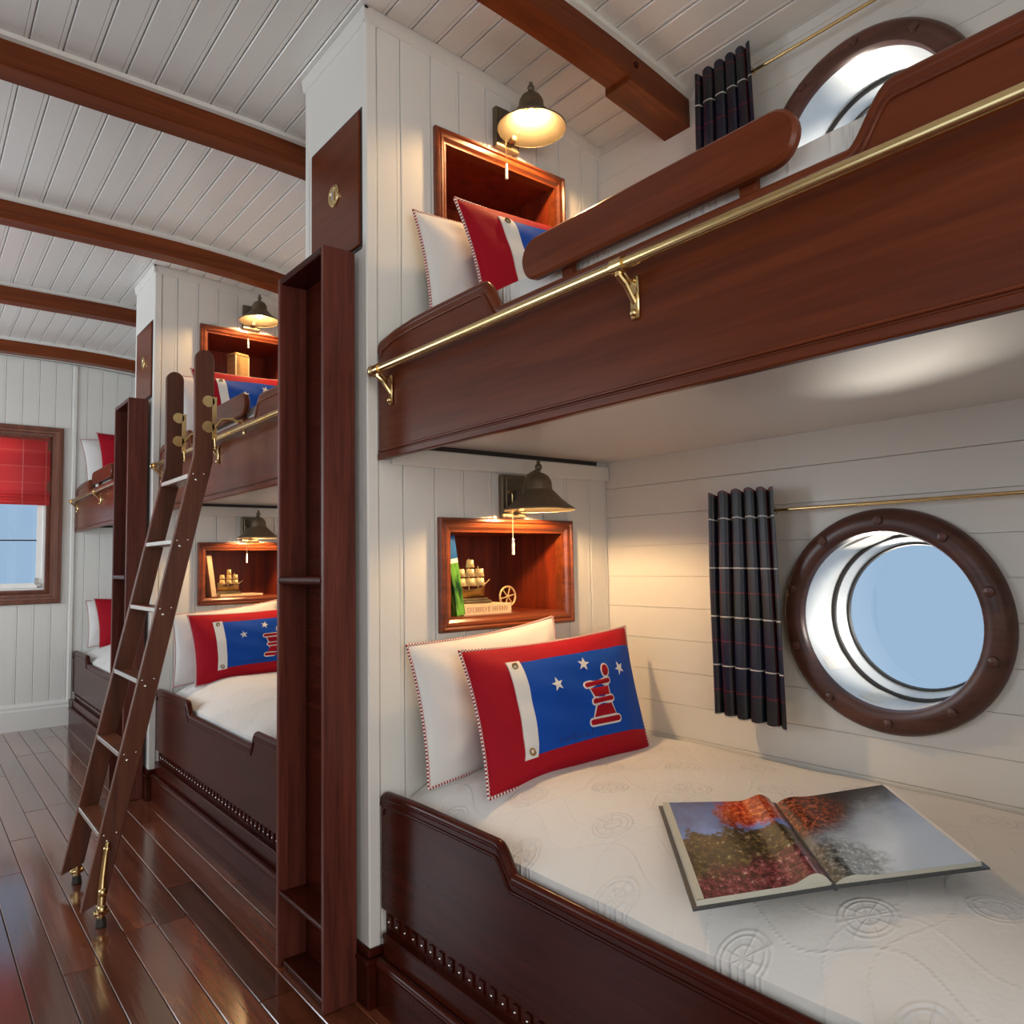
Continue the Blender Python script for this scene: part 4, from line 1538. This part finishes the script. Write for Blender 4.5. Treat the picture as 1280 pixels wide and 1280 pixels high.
pillow('white', 'white pillow on the middle upper bunk between the ladder posts', (1.170, 4.340, 1.955), (1.78, 4.340, 1.965), (1.78, 4.430, 2.400), (1.165, 4.430, 2.340), 0.11)
pillow('flag', 'flag pillow on the middle upper bunk behind the ladder top', (1.235, 4.190, 1.955), (1.880, 4.200, 1.965), (1.890, 4.335, 2.385), (1.215, 4.335, 2.368), 0.14)
pillow('white', 'small distant white pillow on the far lower bunk', (1.175, 6.955, 0.620), (1.76, 6.955, 0.645), (1.76, 7.045, 1.040), (1.172, 7.045, 0.995), 0.11)
pillow('flag', 'small distant red pillow on the far lower bunk', (1.235, 6.835, 0.622), (1.90, 6.840, 0.640), (1.91, 6.965, 1.010), (1.215, 6.960, 1.015), 0.14)
pillow('white', 'small distant white pillow on the far upper bunk', (1.150, 6.955, 1.940), (1.76, 6.955, 1.965), (1.76, 7.045, 2.400), (1.105, 7.045, 2.335), 0.11)
pillow('flag', 'small distant red pillow on the far upper bunk', (1.235, 6.835, 1.945), (1.90, 6.840, 1.965), (1.91, 6.965, 2.390), (1.210, 6.960, 2.390), 0.14)


# ================================================================== CURTAINS at the portholes
def curtain_set(zr, z0, z1, y0, y1, lab_c, lab_r):
    xr = XW - 0.056
    t = thing('curtain_rod', (xr, 0.9, zr), lab_r, 'curtain rod', 'thin brass curtain rods')
    MB().tube([(xr, y1 + 0.03, zr), (xr, 0.36, zr)], 0.0052, 10).build('rod', 'brass', t, smooth=50)
    for y in (y1 + 0.025, 0.40):
        m = MB()
        m.lathe([(0.0, 0.056), (0.014, 0.056), (0.014, 0.050), (0.006, 0.047), (0.005, 0.0)], (xr, y, zr), 0, 12)
        m.build('end_bracket', 'brass', t, smooth=40)
    c = thing('curtain', (xr, (y0 + y1) / 2, z0), lab_c, 'curtain', 'navy plaid porthole curtains')
    folds = 5
    n = folds * 14
    m = MB()

    def pt(u, v, off=0.0):
        # u from the head-wall side towards the porthole, v up; broad rounded pleats, narrow valleys
        a = 2 * PI * folds * u
        drop = 1 - v
        amp = 0.0135 + 0.005 * drop + 0.003 * math.sin(5 * u + 2)
        c = math.cos(a)
        fold = 1 - 2 * (0.5 - 0.5 * c) ** 3.0          # flat crests, sharp valleys
        sway = 0.006 * drop * math.sin(2.2 * u + 1.0)
        y = y1 - (y1 - y0) * u - 0.014 * drop * (u - 0.25) - 0.0055 * math.sin(a) + 0.004 * math.sin(3.1 * v + 4 * u)
        x = xr - 0.030 - amp * fold + sway + 0.003 * math.sin(6 * v + 9 * u) * drop
        z = z0 + (z1 - z0) * v + (0.008 * c + 0.006 * math.sin(3 * u)) * (1 if v > 0.5 else -0.4) * abs(2 * v - 1) ** 3 - 0.012 * u * drop
        return (x + off, y, z)
    L = 0.62
    m.grid(lambda u, v: pt(u, v), n, 36, lambda u, v: (u * L, v * (z1 - z0)))
    m.grid(lambda u, v: pt(u, v, 0.0022), n, 36, lambda u, v: (u * L, v * (z1 - z0)), flip=True)
    m.build('cloth', 'navy_plaid', c, smooth=80)
    for i in range(folds):
        y = y1 - (y1 - y0) * (i + 0.5) / folds
        m = MB()
        m.tube([(xr - 0.006 + 0.013 * math.cos(q), y, zr + 0.011 * math.sin(q) - 0.002) for q in [2 * PI * j / 12 for j in range(12)]], 0.0014, 6, closed=True)
        m.build('ring', 'brass', c, smooth=60)


curtain_set(1.3925, 0.770, 1.452, 1.215, 1.445, 'navy plaid curtain hanging beside the lower porthole', 'thin brass rod above the lower porthole')
curtain_set(2.772, 2.130, 2.835, 1.232, 1.440, 'navy plaid curtain beside the upper porthole, cut off by the guard rail', 'thin brass rod above the upper porthole')


# ================================================================== THINGS IN THE NICHES
NB = NZ[0][0] + NF - 0.001          # floor of the lower niches


def standing_book(name, label, cover, loc, w, d, h, lean, rz=0.0):
    """upright book, spine towards the room; leans sideways against the niche wall"""
    t = thing(name, loc, label, 'book')
    m = MB()
    m.box(0, 0.004, 0, d, 0, h)
    m.box(w - 0.004, w, 0, d, 0, h)
    m.box(0, w, -0.003, 0.004, 0, h, 0.001)
    m.build('cover', cover, t, origin=(0, 0, 0))
    MB().box(0.004, w - 0.004, 0.004, d - 0.006, 0.004, h - 0.004).build('pages', 'pages', t, origin=(0, 0, 0))
    t.rotation_euler = (0, lean, rz)
    return t


standing_book('picture_book', 'green and blue spined book leaning inside the lower near niche', 'jacket', (1.396, Y1A + 0.030, NB + 0.0006), 0.034, 0.20, 0.262, math.radians(-9))
standing_book('cream_book', 'cream book standing upright in the lower middle niche', 'cream_cover', (1.402, Y2A + 0.045, NB + 0.0006), 0.028, 0.19, 0.245, math.radians(-8))


def flat_book(label, loc, w, d, h, mat, rz, letters):
    t = thing('flat_book', loc, label, 'book')
    m = MB()
    m.box(0, w, 0, d, 0, 0.003)
    m.box(0, w, 0, d, h - 0.003, h)
    m.box(0, w, -0.003, 0.003, 0, h, 0.001)
    m.build('cover', mat, t, origin=(0, 0, 0))
    MB().box(0.003, w - 0.003, 0.003, d - 0.004, 0.003, h - 0.003).build('pages', 'pages', t, origin=(0, 0, 0))
    if letters:
        rq = random.Random(11)
        m = MB()
        x = 0.016
        while x < w - 0.016:
            lw = rq.choice((0.005, 0.006, 0.007))
            z0, z1 = h * 0.28, h * 0.74
            k = rq.randrange(4)
            m.box(x, x + 0.0015, -0.0036, -0.003, z0, z1)
            if k in (0, 2):
                m.box(x + lw - 0.0015, x + lw, -0.0036, -0.003, z0, z1)
            if k in (0, 1, 3):
                m.box(x, x + lw, -0.0036, -0.003, z1 - 0.0016, z1)
            if k in (1, 2):
                m.box(x, x + lw, -0.0036, -0.003, (z0 + z1) / 2 - 0.0008, (z0 + z1) / 2 + 0.0008)
            if k == 3:
                m.box(x, x + lw, -0.0036, -0.003, z0, z0 + 0.0016)
            x += lw + 0.0045 + (0.008 if rq.random() < 0.15 else 0)
        m.build('lettering', 'letters', t, origin=(0, 0, 0))
    t.rotation_euler = (0, 0, rz)
    return t


flat_book('cream book lying flat with lettered spine in the lower near niche', (1.422, Y1A + 0.030, NB + 0.0006), 0.205, 0.15, 0.034, 'cream_cover', 0.03, True)
flat_book('thin pale book lying flat in the lower middle niche', (1.45, Y2A + 0.045, NB + 0.0006), 0.26, 0.16, 0.012, 'cream_cover', 0.05, False)


def ship(label, loc, s):
    t = thing('ship_model', loc, label, 'ship model', 'small gilded model ships')
    L = 0.125 * s
    m = MB()
    m.box(-0.075 * s, 0.075 * s, -0.028 * s, 0.028 * s, 0, 0.010 * s, 0.002)
    m.box(-0.065 * s, 0.065 * s, -0.022 * s, 0.022 * s, 0.010 * s, 0.017 * s, 0.002)
    m.build('stand', 'bronze', t, origin=(0, 0, 0))
    # hull: lofted sections
    m = MB()
    secs = []
    N = 12
    for i in range(N + 1):
        u = i / N
        x = (u - 0.5) * L
        b = 0.019 * s * (math.sin(PI * min(1, max(0.04, u * 0.86 + 0.10)))) ** 0.7
        top = 0.046 * s + 0.013 * s * (2 * u - 1) ** 2 + (0.009 * s if u < 0.22 else 0)
        keel = 0.020 * s + 0.006 * s * abs(2 * u - 1) ** 3
        secs.append([(x, -b, top), (x, -b * 0.95, (top + keel) / 2), (x, -b * 0.3, keel), (x, b * 0.3, keel), (x, b * 0.95, (top + keel) / 2), (x, b, top)])
    fs = [tuple(range(6)), tuple(range(N * 6, N * 6 + 6))[::-1]]
    for j in range(N):
        for q in range(6):
            fs.append((j * 6 + q, j * 6 + (q + 1) % 6, (j + 1) * 6 + (q + 1) % 6, (j + 1) * 6 + q))
    m.add([p for sct in secs for p in sct], fs)
    m.box(-0.004 * s, 0.004 * s, -0.004 * s, 0.004 * s, 0.012 * s, 0.026 * s)
    m.build('hull', 'old_brass', t, origin=(0, 0, 0), smooth=40)
    MB().tube([(L * 0.46, 0, 0.056 * s), (L * 0.70, 0, 0.078 * s)], 0.0018 * s, 6).build('bowsprit', 'gold', t, origin=(0, 0, 0))
    for mx, mh in ((-0.040, 0.115), (0.0, 0.150), (0.038, 0.125)):
        mast = MB().tube([(mx * s, 0, 0.046 * s), (mx * s, 0, mh * s)], 0.0017 * s, 6).build('mast', 'gold', t, origin=(0, 0, 0))
        z = 0.058
        wdt = 0.019
        while z < mh - 0.022:
            sm = MB()
            z2 = z + 0.026

            def sp(u, v, z=z, z2=z2, mx=mx, wdt=wdt):
                k = 1 - 0.25 * v
                # billowing square sail set slightly across the hull
                a, c = (u - 0.5) * 2 * wdt * k, math.sin(PI * u) * math.sin(PI * v) * 0.008
                return ((mx + a * 0.80 + 0.004) * s, (-a * 0.6 - 0.003 - c) * s, (z + (z2 - z) * v) * s)
            sm.grid(sp, 6, 5)
            sm.grid(lambda u, v: tuple(Vector(sp(u, v)) + Vector((0, 0.0012 * s, 0))), 6, 5, flip=True)
            sm.build('sail', 'gold', mast, origin=(0, 0, 0), smooth=60)
            z += 0.031
            wdt *= 0.86
    return t


ship('gilded three-masted ship model on the lettered book, lower near niche', (1.500, Y1A + 0.105, NB + 0.0352), 1.02)
ship('gilded ship model on a thin book in the lower middle niche', (1.520, Y2A + 0.120, NB + 0.0132), 1.0)

# small ship's wheel ornament standing against the back
wl = thing('wheel_ornament', (1.712, Y1A + 0.16, NB + 0.0006), 'small brass wheel ornament with spokes in the lower near niche', 'ornament')
c = Vector((0, 0, 0.048))
m = MB()
m.tube([c + Vector((0.036 * math.cos(a), 0, 0.036 * math.sin(a))) for a in [2 * PI * i / 28 for i in range(28)]], 0.0042, 8, closed=True)
m.build('rim', 'gold', wl, origin=(0, 0, 0), smooth=60)
for i in range(6):
    a = PI * i / 6 * 2 + 0.2
    MB().tube([c, c + Vector((0.036 * math.cos(a), 0, 0.036 * math.sin(a)))], 0.0026, 6).build('spoke', 'gold', wl, origin=(0, 0, 0))
MB().ball(tuple(c), 0.008, 10).build('hub', 'gold', wl, origin=(0, 0, 0), smooth=60)
MB().box(-0.018, 0.018, -0.012, 0.012, 0, 0.010, 0.002).build('foot', 'old_brass', wl, origin=(0, 0, 0))

bx = thing('woven_box', (1.560, Y2A + 0.095, NB + DZN + 0.0006), 'tan woven box standing in the upper middle niche', 'box')
MB().box(-0.045, 0.045, -0.045, 0.045, 0.0, 0.178, 0.004).build('body', 'weave', bx, origin=(0, 0, 0))
MB().box(-0.047, 0.047, -0.047, 0.047, 0.178, 0.196, 0.004).build('lid', 'weave', bx, origin=(0, 0, 0))
for sx in (-1, 1):
    MB().tube([(sx * 0.045, -0.045, 0.002), (sx * 0.045, -0.045, 0.178)], 0.005, 8).build('corner_cord', 'cream_cover', bx, origin=(0, 0, 0), smooth=60)
bx.rotation_euler = (0, 0, math.radians(16))


# ================================================================== LADDER leaning on the middle bunk
def ladder():
    t = thing('bunk_ladder', (0.60, 3.27, 0), 'wooden bunk ladder with brass hooks leaning on the middle upper bunk', 'ladder')
    yn, yf = 3.050, 3.500            # outer faces of the two stringers
    th = 0.028
    edge = lambda z: 0.4995 + 0.221 * z
    zt, wd = 1.690, 0.072

    def outline():
        p = [(edge(0.055), 0.055), (edge(zt), zt), (edge(zt) + 0.002, zt + 0.10), (edge(zt) + 0.002, 2.085)]
        xc, r = edge(zt) + 0.002 + wd / 2, wd / 2
        p += [(xc - r * math.cos(a), 2.085 + r * math.sin(a)) for a in [PI * i / 10 for i in range(1, 10)]]
        p += [(edge(zt) + 0.002 + wd, 2.085), (edge(zt) + 0.002 + wd, zt + 0.06), (edge(zt) + wd - 0.001, zt - 0.02), (edge(0.085) + wd, 0.085)]
        return p
    studs = (1.621, 1.360, 1.101, 0.840, 0.580, 0.307)
    for y0, outer in ((yn, -1), (yf - th, 1)):
        s = MB().prism(outline(), 1, y0, y0 + th, c=0.003).build('stringer', 'ladder_wood', t)
        yo = y0 - 0.001 if outer < 0 else y0 + th + 0.001
        for z in studs:
            for dx, dz, r in ((0.022, -0.012, 0.0058), (0.012, 0.010, 0.0036), (0.052, 0.012, 0.0036)):
                MB().ball((edge(z) + dx, yo, z + dz - 0.012), r, 8, squash=(1, 0.45, 1)).build('stud', 'nickel', s, smooth=60)
    for z in studs:
        tr = MB().box(edge(z) + 0.004, edge(z) + wd - 0.002, yn + th, yf - th, z - 0.019, z, 0.003).build('tread', 'ladder_wood', t)
        MB().box(edge(z) - 0.001, edge(z) + 0.005, yn + th + 0.001, yf - th - 0.001, z - 0.016, z + 0.0015, 0.0015).build('nosing', 'nickel', tr)
    # brass hooks over the grab rail
    xe = edge(zt) + wd + 0.002
    zr, xr = 1.8155, 1.050
    for y0, sgn in ((yn - 0.003, -1), (yf + 0.001 - th - 0.006, 1)):
        ya, yb = y0, y0 + 0.004
        m = MB()
        # two round lugs on the stringer joined by a stem
        for zc in (zr - 0.005, zr + 0.098):
            m.prism([(xe - 0.022 + 0.024 * math.cos(a), zc + 0.024 * math.sin(a)) for a in [2 * PI * i / 20 for i in range(20)]], 1, ya, yb, c=0.001)
        m.box(xe - 0.008, xe + 0.010, ya, yb, zr - 0.055, zr + 0.118, 0.001)
        hk = m.build('hook_plate', 'brass', t)
        m = MB()
        yc = (ya + yb) / 2
        pts = [(xe + 0.004, yc, zr - 0.005), (xe + 0.030, yc, zr + 0.030), (xr - 0.030, yc, zr + 0.036)]
        pts += [(xr + 0.018 * math.cos(a), yc, zr + 0.006 + 0.018 * math.sin(a) + 0.006) for a in [math.radians(120 - 25 * i) for i in range(7)]]
        pts += [(xr + 0.0185, yc, zr - 0.020)]
        m.tube(pts, 0.0062, 8)
        m.build('hook', 'brass', hk, smooth=50)
        m = MB()
        m.tube([(xe + 0.002, yc, zr - 0.050), (xe + 0.004, yc, zr - 0.085)], [0.006, 0.004], 8)
        m.ball((xe + 0.004, yc, zr - 0.090), 0.0075, 8)
        m.build('finial', 'brass', hk, smooth=50)
    # brass lever feet with rubber pads
    for y0, sgn in ((yn, -1), (yf, 1)):
        yo = y0 + sgn * 0.012
        m = MB()
        xm = edge(0.12) + 0.044
        m.tube([(xm + 0.020, yo, 0.285), (xm + 0.018, yo, 0.262), (xm + 0.015, yo, 0.250), (xm + 0.010, yo, 0.205), (xm + 0.006, yo, 0.165), (xm + 0.004, yo, 0.120), (xm + 0.002, yo, 0.060), (xm + 0.002, yo, 0.028)],
               [0.008, 0.012, 0.0095, 0.0125, 0.0125, 0.0155, 0.0150, 0.012], 12)
        m.ball((xm + 0.018, yo, 0.262), 0.015, 10, squash=(1, 0.8, 0.7))
        m.ball((xm + 0.004, yo + sgn * 0.007, 0.118), 0.0165, 12)
        m.ball((xm + 0.003, yo + sgn * 0.006, 0.060), 0.0180, 12)
        m.box(xm - 0.022, xm + 0.026, yo - 0.012, yo + 0.012, 0.040, 0.056, 0.004)
        ft = m.build('foot_bracket', 'brass', t, smooth=50)
        MB().lathe([(0.0, 0.0), (0.017, 0.0), (0.019, 0.004), (0.015, 0.030), (0.0, 0.030)], (xm + 0.002, yo, 0.0), 2, 18).build('foot_pad', 'rubber', ft, smooth=30)
    return t


ladder()


# ================================================================== OPEN PICTURE BOOK on the near lower bunk
def open_book():
    zs = 0.6590
    C, F = Vector((1.300, 0.712, zs + 0.006)), Vector((1.612, 1.020, zs + 0.006))     # gutter, near and far
    B, A = Vector((1.112, 0.868, zs - 0.028)), Vector((1.410, 1.190, zs + 0.004))     # outer edge of the left page
    D, E = Vector((1.478, 0.535, zs + 0.044)), Vector((1.800, 0.848, zs + 0.046))     # outer edge of the right page, tilted up
    t = thing('open_book', (1.45, 0.87, zs), 'large picture book lying open on the near lower bunk, autumn landscape photographs', 'book')
    up = Vector((0, 0, 1))

    def surf(a0, a1, b0, b1, u, v):
        return a0.lerp(a1, v).lerp(b0.lerp(b1, v), u)
    # cover boards, a little larger than the pages
    for nm, (g0, g1, o0, o1) in (('left', (C, F, B, A)), ('right', (C, F, D, E))):
        m = MB()
        ext = lambda u, v: surf(g0, g1, o0, o1, u * 1.035, -0.02 + 1.04 * v)
        m.grid(lambda u, v: ext(u, v) + up * 0.000, 8, 8)
        m.grid(lambda u, v: ext(u, v) + up * 0.0035, 8, 8)
        rim = [(i / 8, 0) for i in range(9)] + [(1, j / 8) for j in range(1, 9)] + [(i / 8, 1) for i in range(7, -1, -1)] + [(0, j / 8) for j in range(7, 0, -1)]
        n = len(rim)
        m.add([ext(u, v) for u, v in rim] + [ext(u, v) + up * 0.0035 for u, v in rim], [(i, (i + 1) % n, (i + 1) % n + n, i + n) for i in range(n)])
        m.build('cover_board', 'dark_cover', t)
        thick = 0.0095 if nm == 'left' else 0.007

        def lift(u):
            # pages rise out of the gutter in a roll, then settle flat
            return 0.0045 + thick * (1 - math.exp(-u * 14)) + (0.016 if nm == 'left' else 0.006) * math.exp(-((u - 0.13) / 0.11) ** 2) * min(1, u * 20)

        def pg(u, v, k=1.0):
            return surf(g0, g1, o0, o1, u, v) + up * (0.004 + (lift(u) - 0.004) * k)
        nu = 40
        q = lambda u: u ** 1.6
        m = MB()
        m.grid(lambda u, v: pg(q(u), v), nu, 10, lambda u, v: ((1 - q(u)) if nm == 'left' else q(u), v))
        m.build('printed_page', 'page_left' if nm == 'left' else 'page_right', t, smooth=60)
        # page block: near, far and outer edges, in a few leaves
        m = MB()
        rim = [(i / nu, 0) for i in range(nu + 1)] + [(1, j / 8) for j in range(1, 9)] + [(i / nu, 1) for i in range(nu - 1, -1, -1)]
        n = len(rim)
        L = 5
        vs = []
        for l in range(L + 1):
            for u, v in rim:
                ins = 0.004 * (l % 2) / 0.3
                vs.append(pg(q(u) * (1 - ins * 0.15), v + (0.5 - v) * ins * 0.1, l / L) - up * 0.0004)
        m.add(vs, [(l * n + i, l * n + i + 1, (l + 1) * n + i + 1, (l + 1) * n + i) for l in range(L) for i in range(n - 1)])
        m.build('page_block', 'pages', t)
        if nm == 'left':
            # cream margin strip of the leaf below the print at the outer edge
            m = MB()
            m.grid(lambda u, v: pg(0.945 + 0.055 * u, v) + up * 0.0007, 3, 10)
            m.build('page_margin', 'pages', t)
        else:
            m = MB()
            m.grid(lambda u, v: pg(0.972 + 0.028 * u, v) + up * 0.0007, 3, 10)
            m.build('page_margin', 'white_cord', t)
    m = MB()
    m.tube([C.lerp(F, -0.02) + up * 0.0015, C.lerp(F, 1.02) + up * 0.0015], 0.0055, 8)
    m.build('spine', 'dark_cover', t, smooth=60)
    return t


open_book()
